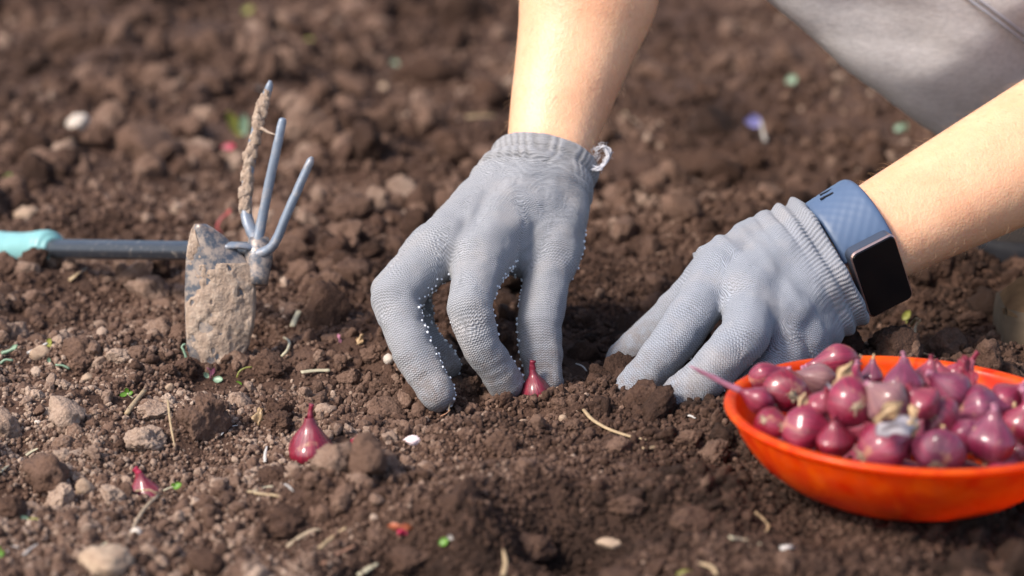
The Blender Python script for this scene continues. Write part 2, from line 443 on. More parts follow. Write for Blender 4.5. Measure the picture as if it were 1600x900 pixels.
m.t.links.new(m.b.outputs[0], mx.inputs[1]); m.t.links.new(tl.outputs[0], mx.inputs[2]); m.t.links.new(mx.outputs[0], m.out.inputs[0])
MAT['bowl'] = m.m

m = M('worn_steel'); tc = m.obj(); n = m.noise(140, tc, 5, 0.65); n2 = m.noise(35, tc, 3)
dust = m.n('MapRange', {'Value': m.noise(230, tc, 5, 0.7), 'From Min': 0.42, 'From Max': 0.60, 'To Max': 0.85}).outputs[0]
c = m.mix(dust, (0.085, 0.095, 0.115), (0.40, 0.31, 0.25))
m.set(Base_Color=c, Metallic=0.35, Roughness=m.ramp(n, [(0.3, (0.32,)*3), (0.7, (0.6,)*3)]), Normal=m.bump(n, 0.25, 0.0005)); MAT['steel'] = m.m
m = M('grey_shaft_paint'); tc = m.obj(); n = m.noise(260, tc, 5, 0.7)
dust = m.n('MapRange', {'Value': n, 'From Min': 0.56, 'From Max': 0.68, 'To Max': 0.45}).outputs[0]
m.set(Base_Color=m.mix(dust, (0.040, 0.044, 0.055), (0.33, 0.28, 0.24)), Roughness=0.33, Metallic=0.3); MAT['shaft'] = m.m
m = M('blue_grey_paint'); tc = m.obj(); n = m.noise(200, tc, 5, 0.7)
dust = m.n('MapRange', {'Value': n, 'From Min': 0.5, 'From Max': 0.7, 'To Max': 0.6}).outputs[0]
m.set(Base_Color=m.mix(dust, (0.17, 0.20, 0.25), (0.38, 0.33, 0.30)), Roughness=0.42, Metallic=0.15, Normal=m.bump(n, 0.4, 0.0007)); MAT['tine'] = m.m
m = M('dried_mud'); tc = m.obj(); n = m.noise(160, tc, 6, 0.7); n2 = m.noise(900, tc, 4, 0.6)
m.set(Base_Color=m.ramp(m.math('MULTIPLY_ADD', n2, 0.25, m.math('MULTIPLY', n, 0.75)), [(0.30, (0.22, 0.155, 0.115)), (0.50, (0.34, 0.25, 0.19)), (0.72, (0.50, 0.40, 0.32))]), Roughness=0.9, Specular_IOR_Level=0.2, Normal=m.bump(m.math('ADD', n, n2), 0.7, 0.0012)); MAT['mud'] = m.m
MAT['teal'] = simple('teal_rubber', (0.20, 0.42, 0.42), 0.42, 0.18, 90)
MAT['band'] = simple('blue_silicone', (0.075, 0.118, 0.205), 0.5, 0.06, 60)
m = M('screen_glass'); m.set(Base_Color=(0.004, 0.004, 0.005, 1), Roughness=0.16, Specular_IOR_Level=0.35); MAT['screen'] = m.m
m = M('rose_metal'); m.set(Base_Color=(0.62, 0.42, 0.36, 1), Metallic=0.9, Roughness=0.28); MAT['rose'] = m.m
m = M('slate_case'); m.set(Base_Color=(0.06, 0.075, 0.11, 1), Metallic=0.3, Roughness=0.35); MAT['case'] = m.m
MAT['shoe_sole'] = simple('beige_rubber', (0.17, 0.125, 0.085), 1.0, 0.3, 120, Specular_IOR_Level=0.08)
MAT['shoe_tan'] = simple('tan_suede', (0.22, 0.13, 0.065), 1.0, 0.3, 200, Specular_IOR_Level=0.08)
MAT['shoe_grey'] = simple('dark_grey_cloth', (0.040, 0.034, 0.032), 1.0, 0.3, 200, Specular_IOR_Level=0.08)
MAT['shoe_black'] = simple('black_rubber', (0.02, 0.02, 0.024), 0.6, 0.3, 200, Specular_IOR_Level=0.08)
MAT['shirt'] = simple('navy_cotton', (0.05, 0.06, 0.09), 0.9, 0.2, 200)
MAT['hair'] = simple('brown_hair', (0.08, 0.045, 0.03), 0.6, 0.4, 300)

# ------------------------------------------------------------------ the two gloved hands: skeletons
class Bone:
    def __init__(s, a, b, ra, rb, u0, v0, N, grp):
        s.sc = 1.0; s.a, s.b, s.ra, s.rb, s.u0, s.v0, s.grp = np.array(a), np.array(b), ra, rb, u0, v0, grp
        d = s.b-s.a; s.L = np.linalg.norm(d); s.d = d/s.L
        N = np.array(N, float); N -= s.d*np.dot(N, s.d); s.N = N/np.linalg.norm(N); s.Lt = np.cross(s.N, s.d)
def chain(js, rs, u0, v0, N, grp):
    out = []; u = u0
    for k in range(len(js)-1):
        b = Bone(J(*js[k]), J(*js[k+1]), rs[k]/1000, rs[k+1]/1000, u, v0, N, grp); out.append(b); u += b.L*1000
    if grp == 'p':            # every palm bone spans the same 100 mm of knitting
        k = 100/(u-u0)
        for b in out: b.sc = k; b.u0 = u0+(b.u0-u0)*k
    return out
# view-facing direction (towards the camera) and picture axes
VF = np.array([0, -CP, SP]); VR = np.array([1.0, 0, 0]); VU = np.array([0, SP, CP])
nL = VF*1.0 - VR*0.25
HANDS = {
 'near': dict(
  palm=[chain([(852, 205, 1142), (842, 268, 1126), (802, 330, 1104), (752, 402, 1068)], [21.5, 20.5, 17.0, 13.5], 0, -4, nL, 'p'),
        chain([(852, 205, 1142), (838, 268, 1126), (765, 322, 1110), (696, 388, 1074)], [21.5, 20.5, 16.5, 13.0], 0, 10, nL, 'p'),
        chain([(852, 205, 1143), (838, 268, 1130), (765, 318, 1120), (675, 392, 1094)], [19, 18.5, 15.0, 11.5], 0, 22, nL, 'p'),
        chain([(852, 205, 1143), (838, 268, 1132), (770, 322, 1130), (690, 385, 1112)], [19, 18.5, 13.5, 10.5], 0, 34, nL, 'p'),
        chain([(882, 205, 1140), (869, 275, 1125), (873, 330, 1112), (866, 392, 1092)], [19.5, 19.0, 14.5, 12.5], 0, -22, nL, 'p'),
        chain([(882, 205, 1140), (868, 275, 1125), (835, 340, 1102), (800, 396, 1086)], [19.5, 19.0, 15.5, 10.5], 0, -13, nL, 'p')],
  fingers=[chain([(752, 402, 1068), (733, 480, 1042), (752, 540, 1042), (792, 600, 1052)], [12.6, 9.7, 9.0, 8.0], 100, -4, nL, 'i'),
           chain([(690, 388, 1074), (616, 468, 1050), (645, 548, 1040), (684, 617, 1036)], [12.4, 10.1, 9.2, 8.1], 100, 10, VF-VR*0.75, 'm'),
           chain([(675, 392, 1094), (612, 452, 1078), (662, 534, 1066), (696, 570, 1066)], [11.5, 9.4, 8.2, 7.0], 100, 22, VF-VR*0.75, 'r'),
           chain([(690, 385, 1112), (640, 440, 1100), (650, 500, 1090), (660, 530, 1088)], [10.5, 9.4, 8.0, 7.0], 100, 34, VF-VR*0.7, 'l'),
           chain([(860, 392, 1092), (843, 508, 1068), (850, 596, 1062)], [11.6, 10.1, 8.8], 100, -22, VF+VR*0.35, 't')],
  lo=(560, 180), cuff=(J(851, 251, 1128.5), J(837, 305, 1116.5))),
 'far': dict(
  palm=[chain([(1330, 345, 1093), (1276, 374, 1086), (1200, 395, 1078), (1128, 428, 1060)], [19.5, 19.5, 18.5, 13.5], 0, -10, VF*0.6+VU, 'p'),
        chain([(1335, 350, 1088), (1280, 380, 1080), (1225, 420, 1062), (1168, 456, 1046)], [20.5, 20.5, 19, 14], 0, 2, VF*0.6+VU, 'p'),
        chain([(1367, 410, 1084), (1312, 436, 1074), (1262, 450, 1058), (1208, 498, 1042)], [20.5, 20.5, 19, 13.5], 0, 14, VF*0.6+VU, 'p'),
        chain([(1367, 410, 1084), (1314, 438, 1074), (1285, 490, 1062), (1246, 530, 1046)], [20.0, 20.0, 15.5, 12], 0, 26, VF*0.6+VU, 'p'),
        chain([(1330, 345, 1093), (1276, 372, 1090), (1180, 398, 1090), (1116, 432, 1090)], [18, 17.5, 13.5, 11.5], 0, -24, VF*0.6+VU, 'p')],
  fingers=[chain([(1128, 424, 1060), (1094, 478, 1042), (1036, 556, 1036), (981, 620, 1043)], [13.2, 10.6, 9.8, 8.5], 100, -10, VF*0.6+VU, 'i'),
           chain([(1172, 456, 1046), (1168, 520, 1022), (1106, 586, 1016), (1037, 645, 1024)], [13.2, 10.8, 10.0, 8.7], 100, 2, VF*0.6+VU, 'm'),
           chain([(1212, 498, 1042), (1222, 562, 1036), (1172, 618, 1030), (1120, 648, 1036)], [12.5, 10.2, 9.2, 8.2], 100, 14, VF*0.6+VU, 'r'),
           chain([(1246, 530, 1046), (1250, 590, 1046), (1205, 640, 1046)], [12, 10, 8], 100, 26, VF*0.6+VU, 'l'),
           chain([(1116, 432, 1092), (1046, 502, 1096), (1000, 540, 1099), (968, 562, 1098)], [12, 10.2, 9.0, 7.4], 100, -24, VF*0.4+VU, 't')],
  lo=(930, 260), cuff=(J(1301, 406, 1077), J(1259, 429, 1077)))}
def hand_dist(hd, p):
    d = np.full(len(p), 1.0)
    for ch in hd['palm']+hd['fingers']:
        for b in ch: d = np.minimum(d, rcone(b.a, b.b, b.ra, b.rb)[0](p))
    return d

# ------------------------------------------------------------------ ground height
BOWL_C = G(1414, 640, 0.040); BOWL_C[2] = 0.0; BOWL_R = 0.0690
BUMPS = []      # (x, y, sx, sy, dz)
def bumpat(px, py, s, dz, sy=None):
    g = G(px, py); BUMPS.append((g[0], g[1], s/1000, (sy or s)/1000, dz/1000))
bumpat(940, 735, 34, 5, 10); bumpat(20, 765, 16, -12, 12)
bumpat(760, 560, 26, -9, 22); bumpat(590, 470, 25, -4); bumpat(430, 520, 14, -7, 18)
bumpat(860, 520, 22, -6); bumpat(1130, 700, 30, 7, 18); bumpat(740, 700, 40, 8, 16); bumpat(820, 640, 20, 4, 8)
bumpat(980, 660, 30, 4, 14); bumpat(200, 640, 60, 3); bumpat(310, 645, 20, 4)
bumpat(450, 800, 60, 8, 18); bumpat(1090, 810, 40, 9, 16); bumpat(60, 450, 40, 7, 18); bumpat(150, 890, 60, 4, 20)
bumpat(1470, 440, 22, 12, 26); bumpat(1540, 520, 12, 7, 12); bumpat(1200, 250, 60, -6, 120); bumpat(1330, 300, 70, -5, 100)
[bumpat(x_, y_, 9, 3.5, 8) for x_, y_ in ((792, 612), (690, 640), (858, 604))]; bumpat(1540, 565, 16, 4); bumpat(640, 110, 60, -22, 70); bumpat(760, 880, 60, 6, 16)
bumpat(480, 100, 70, 14, 60); bumpat(200, 60, 120, 14, 90); bumpat(500, 300, 60, 6, 60)
def ground(x, y):
    x = np.asarray(x, float); y = np.asarray(y, float); sh = x.shape; x = x.ravel(); y = y.ravel(); z0 = np.zeros_like(x)
    near = np.exp(-((np.hypot(x, y-1.1))/1.0)**2)
    h = 0.0115*fbm(np.stack([x*7, y*7, z0], 1), 3, 5)+0.004*fbm(np.stack([x*30, y*30, z0], 1), 3, 9)
    h = h+(1-near)*0.020*fbm(np.stack([x*2.2, y*2.2, z0+4], 1), 4, 15)
    h = h-0.0035*worley2(x*75, y*75, 3)-0.0015*worley2(x*190, y*190, 6)+0.004
    h = h-0.012*(1-near)*worley2(x*16, y*16, 31)
    for bx, by, sx, sy, dz in BUMPS: h = h+dz*np.exp(-((x-bx)/sx)**2-((y-by)/sy)**2)
    # bowl seat
    r = np.hypot(x-BOWL_C[0], y-BOWL_C[1]); w = np.clip((0.052-r)/0.018, 0, 1); w = w*w*(3-2*w)
    h = h*(1-w)+w*(0.0055)
    return h.reshape(sh)
PITS = []
for px_, py_, k_ in ((905, 785, 1.0), (645, 835, 1.0)):
    z_ = 0.0
    for _ in range(12):
        g_ = G(px_, py_, z_); z_ = 0.5*z_+0.5*float(ground(g_[0], g_[1]))
    PITS.append(G(px_, py_, z_))
for g_ in PITS:
    BUMPS.append((g_[0], g_[1]-0.006, 0.042, 0.036, -0.008)); BUMPS.append((g_[0]-0.004, g_[1], 0.022, 0.019, -0.026)); BUMPS.append((g_[0]-0.034, g_[1], 0.014, 0.020, 0.008))
def spaced(lo, hi, step, far, ratio):
    a = list(np.arange(lo, hi, step)); s = step; c = a[-1]
    while c < far: s *= ratio; c += s; a.append(c)
    s = step; c = a[0]; b = []
    while c > -far: s *= ratio; c -= s; b.append(c)
    return np.array(b[::-1]+a)
xs = spaced(-0.36, 0.36, 0.0016, 80, 1.055); ys = spaced(0.73, 1.42, 0.0018, 80, 1.055)
X, Y = np.meshgrid(xs, ys, indexing='ij'); Z = ground(X, Y)
nx, ny = X.shape; ii = (np.arange(nx-1)[:, None]*ny+np.arange(ny-1)[None]).ravel()
gf = np.stack([ii, ii+ny, ii+ny+1, ii+1], 1)
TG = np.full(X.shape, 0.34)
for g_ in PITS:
    TG -= 0.34*np.exp(-((X-g_[0])/0.034)**2-((Y-g_[1]-0.006)/0.022)**2)  # shade of the hollows put into the ground colour
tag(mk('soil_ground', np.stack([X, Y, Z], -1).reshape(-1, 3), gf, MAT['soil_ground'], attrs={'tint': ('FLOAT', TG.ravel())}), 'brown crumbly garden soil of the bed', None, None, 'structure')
SHOW = []
SHOW_AT = lambda p, r_=0.0012: SHOW.append((p[0], p[1], r_))
def on(px, py, lift=0.0):
    """world point where the ray through the pixel meets the uneven ground"""
    z = 0.0
    for _ in range(12):
        g = G(px, py, z+lift); z = 0.5*z+0.5*float(ground(g[0], g[1]))
    g = G(px, py, z+lift); return g

# ------------------------------------------------------------------ soil crumbs (nobody could count them)
protos = bpy.data.collections.new('crumb_shapes')      # never linked: only the shapes the crumbs share
def clod_shape(sub, seed, rough=1.0, elong=0.25):
    V, Fc = ico(sub); p = V.copy()+seed*13.7
    rs = np.random.default_rng(seed)
    r = 1+0.30*rough*vnoise(p*0.9, seed)+0.20*rough*vnoise(p*2.1, seed+3)
    if sub >= 3: r = r+0.11*rough*(1-2*np.abs(vnoise(p*4.3, seed+5)))+0.06*rough*vnoise(p*9, seed+7)
    if sub >= 4: r = r+0.035*rough*vnoise(p*19, seed+9)
    V = V*r[:, None]
    # a few broken faces
    for _ in range(3):
        n = rs.normal(size=3); n /= np.linalg.norm(n); d = V@n; c = 0.58+0.25*rs.random()
        V = V-np.clip(d-c, 0, None)[:, None]*n*0.85
    # grains caked together
    if sub >= 3:
        k = 1+rough*(0.16*(0.5-worley3(V*(2.6 if sub == 3 else 3.2)+seed, seed)))
        if sub >= 4: k = k+rough*0.085*(0.5-worley3(V*7.5+seed, seed+4))
        if sub >= 5: k = k+rough*0.04*(0.5-worley3(V*17+seed, seed+6))
        V = V*k[:, None]
    return V*np.array([1+elong*(rs.random()-.3), 1-elong*rs.random()*0.6, 0.85-elong*rs.random()*0.4]), Fc
LOD = {}
def protoset(key, sub, n):
    names = []
    c = bpy.data.collections.new('crumb_shapes_'+key)
    for k in range(n):
        V, Fc = clod_shape(sub, 40*sub+k+1)
        me = bpy.data.meshes.new('crumb'); me.vertices.add(len(V)); me.vertices.foreach_set('co', V.astype(np.float32).ravel())
        nf = len(Fc); me.loops.add(nf*3); me.loops.foreach_set('vertex_index', Fc.astype(np.int32).ravel())
        me.polygons.add(nf); me.polygons.foreach_set('loop_start', np.arange(0, nf*3, 3, dtype=np.int32)); me.polygons.foreach_set('loop_total', np.full(nf, 3, np.int32))
        me.update(calc_edges=True); me.polygons.foreach_set('use_smooth', np.ones(nf, bool)); me.materials.append(MAT['soil_crumb'])
        o = bpy.data.objects.new('crumb_%02d' % k, me); c.objects.link(o)
    LOD[key] = c
protoset('a', 2, 10); protoset('b', 3, 14); protoset('c', 4, 14)
def scatter(name, label, pts, size, tint, key):
    me = bpy.data.meshes.new(name); n = len(pts)
    me.vertices.add(n); me.vertices.foreach_set('co', pts.astype(np.float32).ravel())
    for an, typ, data in (('size', 'FLOAT_VECTOR', size), ('tint', 'FLOAT', tint), ('turn', 'FLOAT_VECTOR', RNG.uniform(0, 6.283, (n, 3)))):
        a = me.attributes.new(an, typ, 'POINT'); a.data.foreach_set('vector' if typ == 'FLOAT_VECTOR' else 'value', np.asarray(data, np.float32).ravel())
    a = me.attributes.new('pick', 'INT', 'POINT'); a.data.foreach_set('value', RNG.integers(0, 60, n).astype(np.int32))
    o = bpy.data.objects.new(name, me); SC.collection.objects.link(o)
    t = bpy.data.node_groups.new(name, 'GeometryNodeTree')
    t.interface.new_socket('Geometry', in_out='INPUT', socket_type='NodeSocketGeometry'); t.interface.new_socket('Geometry', in_out='OUTPUT', socket_type='NodeSocketGeometry')
    N = t.nodes; i = N.new('NodeGroupInput'); q = N.new('NodeGroupOutput')
    ci = N.new('GeometryNodeCollectionInfo'); ci.inputs['Collection'].default_value = LOD[key]; ci.inputs['Separate Children'].default_value = True
    iop = N.new('GeometryNodeInstanceOnPoints'); iop.inputs['Pick Instance'].default_value = True
    def na(nm, dt):
        x = N.new('GeometryNodeInputNamedAttribute'); x.data_type = dt; x.inputs[0].default_value = nm; return x.outputs[0]
    L = t.links.new
    e2r = N.new('FunctionNodeEulerToRotation'); L(na('turn', 'FLOAT_VECTOR'), e2r.inputs[0])
    L(i.outputs[0], iop.inputs['Points']); L(ci.outputs[0], iop.inputs['Instance']); L(na('pick', 'INT'), iop.inputs['Instance Index'])
    L(e2r.outputs[0], iop.inputs['Rotation']); L(na('size', 'FLOAT_VECTOR'), iop.inputs['Scale']); L(iop.outputs[0], q.inputs[0])
    md = o.modifiers.new('crumbs', 'NODES'); md.node_group = t
    return tag(o, label, 'soil', None, 'stuff')
KEEP = []     # (x, y, r): keep crumbs bigger than 1 mm off these spots
def keepout(px, py, rmm, z=0.0):
    g = G(px, py, z); KEEP.append((g[0], g[1], rmm/1000))
for a in ((484, 705, 7.5), (229, 772, 5), (840, 607, 6.5), (643, 690, 5), (557, 690, 3)): keepout(*a)
keepout(1012, 640, 10); keepout(1090, 655, 8); keepout(342, 590, 12); keepout(960, 575, 6)
def layer(n, rmin, rmax, y0, y1, dens_seed, thr, pw=2.2, sink=0.25):
    y = RNG.uniform(y0, y1, n); hw = 0.235*y+0.03; x = RNG.uniform(-1, 1, n)*hw
    y = np.where(RNG.random(n) < 1, y, y)
    keep = RNG.random(n) < np.clip(0.50+1.7*vnoise(np.stack([x*16, y*16, np.zeros(n)], 1), dens_seed)+thr, 0.05, 1)
    x, y = x[keep], y[keep]
    r = rmin+(rmax-rmin)*RNG.random(len(x))**pw
    kk = ~((y > 1.28) & (x > 0.05+0.03*np.sin(y*9)) & (r > 0.0035) & (RNG.random(len(x)) < 0.72)); x, y, r = x[kk], y[kk], r[kk]
    z = ground(x, y)+r*(RNG.uniform(-0.3, 0.75, len(x))-sink+0.25)
    p = np.stack([x, y, z], 1)
    rb = np.hypot(x-BOWL_C[0], y-BOWL_C[1])
    ok = (rb > 0.030+r*0.7) & (z+r*0.7 < np.interp(rb+r*0.6, [0.030, 0.038, 0.046, 0.053, 0.059, 0.0635, 0.0655, 0.0705, 0.0715], [0.0060, 0.0085, 0.0118, 0.0165, 0.0215, 0.027, 0.032, 0.036, 1.0]))
    for kx, ky, kr in KEEP: ok &= ~((np.hypot(x-kx, y-ky) < kr+r*0.85) & (r > 0.0009))
    for kx, ky, kr in SHOW: ok &= ~((np.abs(x-kx) < kr+r*0.9) & (y < ky+0.004) & (y > ky-0.005-r*3.6) & (r > 0.0013))
    for hd in HANDS.values():
        ok &= hand_dist(hd, p) > r*0.45-0.0012
    return p[ok], r[ok]
def tints(p, lo=0.18, hi=0.62):
    n = len(p)
    # drier and paler towards the bottom left, moist and dark where the bed was just opened; hollows get painted shade
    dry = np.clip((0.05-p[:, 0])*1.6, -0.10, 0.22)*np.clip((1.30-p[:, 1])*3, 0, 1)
    damp_shade = 0.16*vnoise(np.stack([p[:, 0]*14, p[:, 1]*14, p[:, 0]*0], 1), 61)-0.09*np.clip((p[:, 0]+0.03)*14, 0, 1)*np.clip((1.32-p[:, 1])*8, 0, 1)
    damp_shade = damp_shade-0.16*np.exp(-((p[:, 0]-0.03)/0.10)**2-((p[:, 1]-1.14)/0.09)**2)
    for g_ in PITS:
        damp_shade = damp_shade-0.50*np.exp(-((p[:, 0]-g_[0])/0.034)**2-((p[:, 1]-g_[1]-0.006)/0.022)**2)  # painted shade: darkens the crumbs in and behind each hollow
    return np.clip(RNG.uniform(lo, hi, n)+damp_shade+dry+0.25*(RNG.random(n) < 0.05), 0, 1)
AN = lambda r: np.stack([r, r, r], 1)*RNG.uniform(0.8, 1.2, (len(r), 3))
# ------------------------------------------------------------------ clods and stones one can pick out
def clod(name, px, py, rx, ry, mat, seed, label, cat, group=None, lift=0.35, rough=1.0, sub=5, flat=1.0, rot=0.0):
    d = depth(py+ry*0.6); mm = d/F
    g = on(px, py+ry*0.5); r = np.array([rx*mm, rx*mm*0.9*flat, ry*mm*1.05])
    V, Fc = clod_shape(sub, seed, rough, 0.0); V = V/np.abs(V).max(0)*r
    c, s = math.cos(rot), math.sin(rot)
    V = np.stack([V[:, 0]*c+V[:, 2]*s, V[:, 1], -V[:, 0]*s+V[:, 2]*c], 1)
    n = fbm((V+seed)*260, 3, seed)*0.00055*rough; V = V+V/np.linalg.norm(V, axis=1)[:, None]*n[:, None]
    SHOW_AT(g, r[0]*0.75)
    o = mk(name, V, Fc, MAT[mat], None, True, local=True); o.location = Vector((g[0], g[1]+r[1]*0.4, g[2]+r[2]*lift+0.0))
    return tag(o, label, cat, group)
GC, GS = 'soil clods one can pick out', 'small stones on the soil'
CL = [
 ('clod', 230, 690, 41, 27, 'clod_pale', 1, 'pale grey brown rounded clod left of the tall brown clod'),
 ('clod', 238, 645, 29, 20, 'clod_pale', 2, 'pale clod just behind the large pale rounded clod, beside chopped straw'),
 ('clod', 318, 658, 48, 44, 'soil_clod', 3, 'tall craggy brown clod with a thin straw leaning on its left side'),
 ('clod', 285, 575, 26, 24, 'clod_dark', 4, 'round lumpy dark clod at the left foot of the muddy blade'),
 ('clod', 185, 558, 23, 17, 'clod_pale', 5, 'pale broken clod among brown crumbs left of the muddy blade'),
 ('clod', 122, 568, 28, 20, 'soil_clod', 6, 'wide brown clod behind a pale pebble at the left'),
 ('clod', 92, 778, 26, 33, 'clod_pale', 7, 'tall pale clod in the lower left beside a small round stone'),
 ('clod', 172, 775, 24, 20, 'clod_pale', 8, 'pale clod between the round stone and the half buried shallot'),
 ('clod', 20, 795, 28, 22, 'clod_dark', 9, 'dark clod in a hollow near the left edge'),
 ('clod', 262, 580, 15, 12, 'soil_clod', 10, 'small brown clod touching the lower left of the blade'),
 ('clod', 280, 520, 20, 22, 'soil_clod', 11, 'reddish brown clod leaning on the left edge of the blade'),
 ('clod', 437, 640, 24, 28, 'clod_dark', 12, 'dark upright clod left of the brown husk'),
 ('clod', 425, 575, 30, 26, 'clod_dark', 14, 'dark clod to the right of the muddy blade foot'),
 ('clod', 430, 662, 28, 19, 'clod_dark', 15, 'dark wide clod left of the upright planted shallot'),
 ('clod', 545, 590, 22, 16, 'soil_clod', 16, 'brown clod right of the flat pale straw'),
 ('clod', 585, 555, 24, 16, 'soil_clod', 17, 'reddish clod left of the first gloved finger'),
 ('clod', 425, 745, 26, 18, 'clod_dark', 18, 'brown clod with a tan face, below and left of the upright shallot'),
 ('clod', 95, 492, 26, 16, 'soil_clod', 19, 'reddish clod in front of the teal handle'),
 ('clod', 735, 605, 17, 19, 'soil_clod', 20, 'brown clod between the tips of two gloved fingers'),
 ('clod', 900, 612, 20, 11, 'soil_clod', 21, 'brown clod pressed against the gloved thumb tip'),
 ('clod', 820, 612, 14, 9, 'soil_clod', 22, 'small clod at the left foot of the shallot held by the glove'),
 ('clod', 785, 700, 28, 30, 'soil_clod', 23, 'brown clod on the ridge in front of the left glove'),
 ('clod', 968, 700, 24, 16, 'soil_clod', 24, 'brown clod below the curved dry root'),
 ('clod', 895, 668, 18, 14, 'soil_clod', 25, 'brown clod with pale crumbs below the held shallot'),
 ('clod', 1120, 712, 32, 24, 'soil_clod', 26, 'blurred brown clod left of the orange bowl'),
 ('clod', 1075, 690, 26, 20, 'soil_clod', 27, 'blurred clod below the right glove'),
 ('clod', 450, 820, 36, 28, 'clod_dark', 28, 'large blurred dark clod at the bottom centre left'),
 ('clod', 640, 875, 42, 28, 'clod_dark', 29, 'large blurred clod below the small red sprouting bit'),
 ('clod', 830, 860, 40, 26, 'clod_dark', 30, 'large blurred clod at the bottom middle'),
 ('clod', 985, 790, 34, 20, 'clod_dark', 31, 'blurred dark clod beyond the deep hollow in front'),
 ('clod', 320, 880, 34, 26, 'clod_dark', 32, 'blurred clod right of the big tan stone'),
 ('clod', 1085, 815, 40, 22, 'clod_dark', 33, 'wide blurred clod left of two pale straws at the bottom'),
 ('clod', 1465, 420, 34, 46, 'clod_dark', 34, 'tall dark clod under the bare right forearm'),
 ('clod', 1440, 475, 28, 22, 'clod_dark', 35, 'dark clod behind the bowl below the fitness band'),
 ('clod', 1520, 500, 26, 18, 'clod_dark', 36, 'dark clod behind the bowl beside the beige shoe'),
 ('clod', 548, 328, 40, 22, 'soil_clod', 37, 'large reddish brown clod behind the left glove'),
 ('clod', 1180, 250, 22, 24, 'clod_dark', 38, 'dark blurred clod in the background between the two arms'),
 ('clod', 150, 215, 28, 26, 'soil_clod', 39, 'reddish blurred clod below the white stone in the background'),
 ('clod', 240, 245, 34, 24, 'soil_clod', 40, 'blurred brown clod in the background left of the muddy tine'),
 ('clod', 498, 150, 36, 34, 'soil_clod', 41, 'tall blurred clod in the background right of the tines'),
]
for nm, px, py, rx, ry, mt, sd_, lb in CL: clod(nm, px, py, rx, ry, mt, sd_, lb, 'clod', GC)
ST = [
 (160, 882, 50, 26, 'stone_tan', 51, 'big smooth tan stone at the bottom left corner', 0.5, 0.35),
 (130, 762, 18, 17, 'stone_tan', 52, 'small round pale stone beside the tall pale clod', 0.4, 0.3),
 (63, 552, 18, 14, 'stone_tan', 53, 'tan pebble under a pale sprout at the left', 0.5, 0.3),
 (136, 590, 11, 12, 'stone_tan', 54, 'small pointed tan stone at the left in front of the blade', 0.8, 0.3),
 (265, 606, 8, 7, 'stone_tan', 55, 'tiny pale pebble behind the tall craggy clod', 0.4, 0.4),
 (43, 687, 5, 4, 'stone_tan', 56, 'tiny yellowish pebble near the left edge', 0.4, 0.4),
 (58, 661, 5, 4, 'stone_white', 57, 'tiny white chip near the left edge', 0.6, 0.4),
 (643, 690, 17, 8, 'stone_pink', 58, 'flat pinkish white flake stone in front of the left glove', 0.4, 0.4),
 (213, 832, 10, 8, 'stone_white', 59, 'small round white stone beside the long dry root', 0.2, 0.4),
 (122, 196, 22, 14, 'stone_white', 60, 'blurred white stone in the background at the left', 0.6, 0.7),
 (40, 335, 20, 12, 'stone_tan', 61, 'blurred grey stone above the teal handle', 0.6, 0.4),
 (952, 852, 24, 10, 'stone_tan', 62, 'blurred flat tan pebble at the bottom middle', 0.4, 0.4),
 (608, 566, 9, 9, 'stone_white', 63, 'small pale pebble touching the outer gloved finger', 0.3, 0.9),
 (600, 138, 10, 8, 'stone_tan', 64, 'small blurred tan pebble in the background above the left glove', 0.5, 0.5),
 (690, 228, 8, 7, 'stone_white', 65, 'small blurred pale chip left of the glove cuff', 0.5, 0.5),
 (880, 655, 8, 7, 'stone_tan', 66, 'small tan pebble on the ridge right of the held shallot', 0.4, 0.5),
]
for px, py, rx, ry, mt, sd_, lb, rg, lf in ST: clod('stone', px, py, rx, ry, mt, sd_, lb, 'stone', GS, lf, rg, 4 if rx > 12 else 3)

# ------------------------------------------------------------------ person
person = empty('person', (0.28, 1.34, 0.0), 'person crouching in grey marled trousers and grey gloves, pressing a shallot into soil', 'person')
vox = 0.003
A = [J(846, 290, 1118), J(858, 232, 1133), J(918, 0, 1158)]
elbL = A[2]+(A[2]-A[1])/np.linalg.norm(A[2]-A[1])*0.11; shL = np.array([0.22, 1.50, 0.48])
B = [J(1290, 410, 1076), J(1372, 363, 1086), J(1690, 196, 1122)]
elbR = B[2]+(B[2]-B[1])/np.linalg.norm(B[2]-B[1])*0.13; shR = np.array([0.48, 1.42, 0.46])
neck = np.array([0.35, 1.46, 0.54]); head = np.array([0.33, 1.39, 0.66])
def mid(a, b, t): return a+(b-a)*t
body = [rcone(J(846, 290, 1119), J(848, 246, 1130), .0150, .0175), rcone(J(858, 290, 1119), J(868, 246, 1130), .0150, .0175),
        rcone(J(848, 252, 1129), J(850, 218, 1137), .0175, .0190), rcone(J(868, 252, 1129), J(871, 218, 1137), .0175, .0190),
        rcone(J(850, 218, 1137), J(907, 0, 1158), .0190, .0292), rcone(J(871, 218, 1137), J(930, 0, 1158), .0190, .0292),
        rcone(A[2], elbL, .034, .033), rcone(elbL, shL, .036, .046),
        rcone(J(1280, 400, 1078), J(1330, 366, 1086), .0145, .0175), rcone(J(1296, 428, 1074), J(1348, 402, 1082), .0145, .0175),
        rcone(J(1330, 366, 1086), J(1364, 346, 1088), .0175, .0185), rcone(J(1348, 402, 1082), J(1382, 380, 1084), .0175, .0190),
        rcone(J(1364, 346, 1088), J(1675, 187, 1123), .0185, .0288), rcone(J(1382, 380, 1084), J(1690, 213, 1119), .0190, .0288),
        rcone(B[2], elbR, .033, .034), rcone(elbR, shR, .036, .046),
        rcone(shL, shR, .045, .045), rcone(mid(shL, shR, .5), neck+[0, -.02, .03], .05, .045), rcone(neck, head+[0, .02, -.04], .045, .05),
        ellip(head+[0, 0, .02], (.072, .09, .095)), ellip(head+[0, -.06, -.045], (.045, .04, .04)), rcone(head+[0, -.09, .02], head+[0, -.105, -.005], .008, .012)]
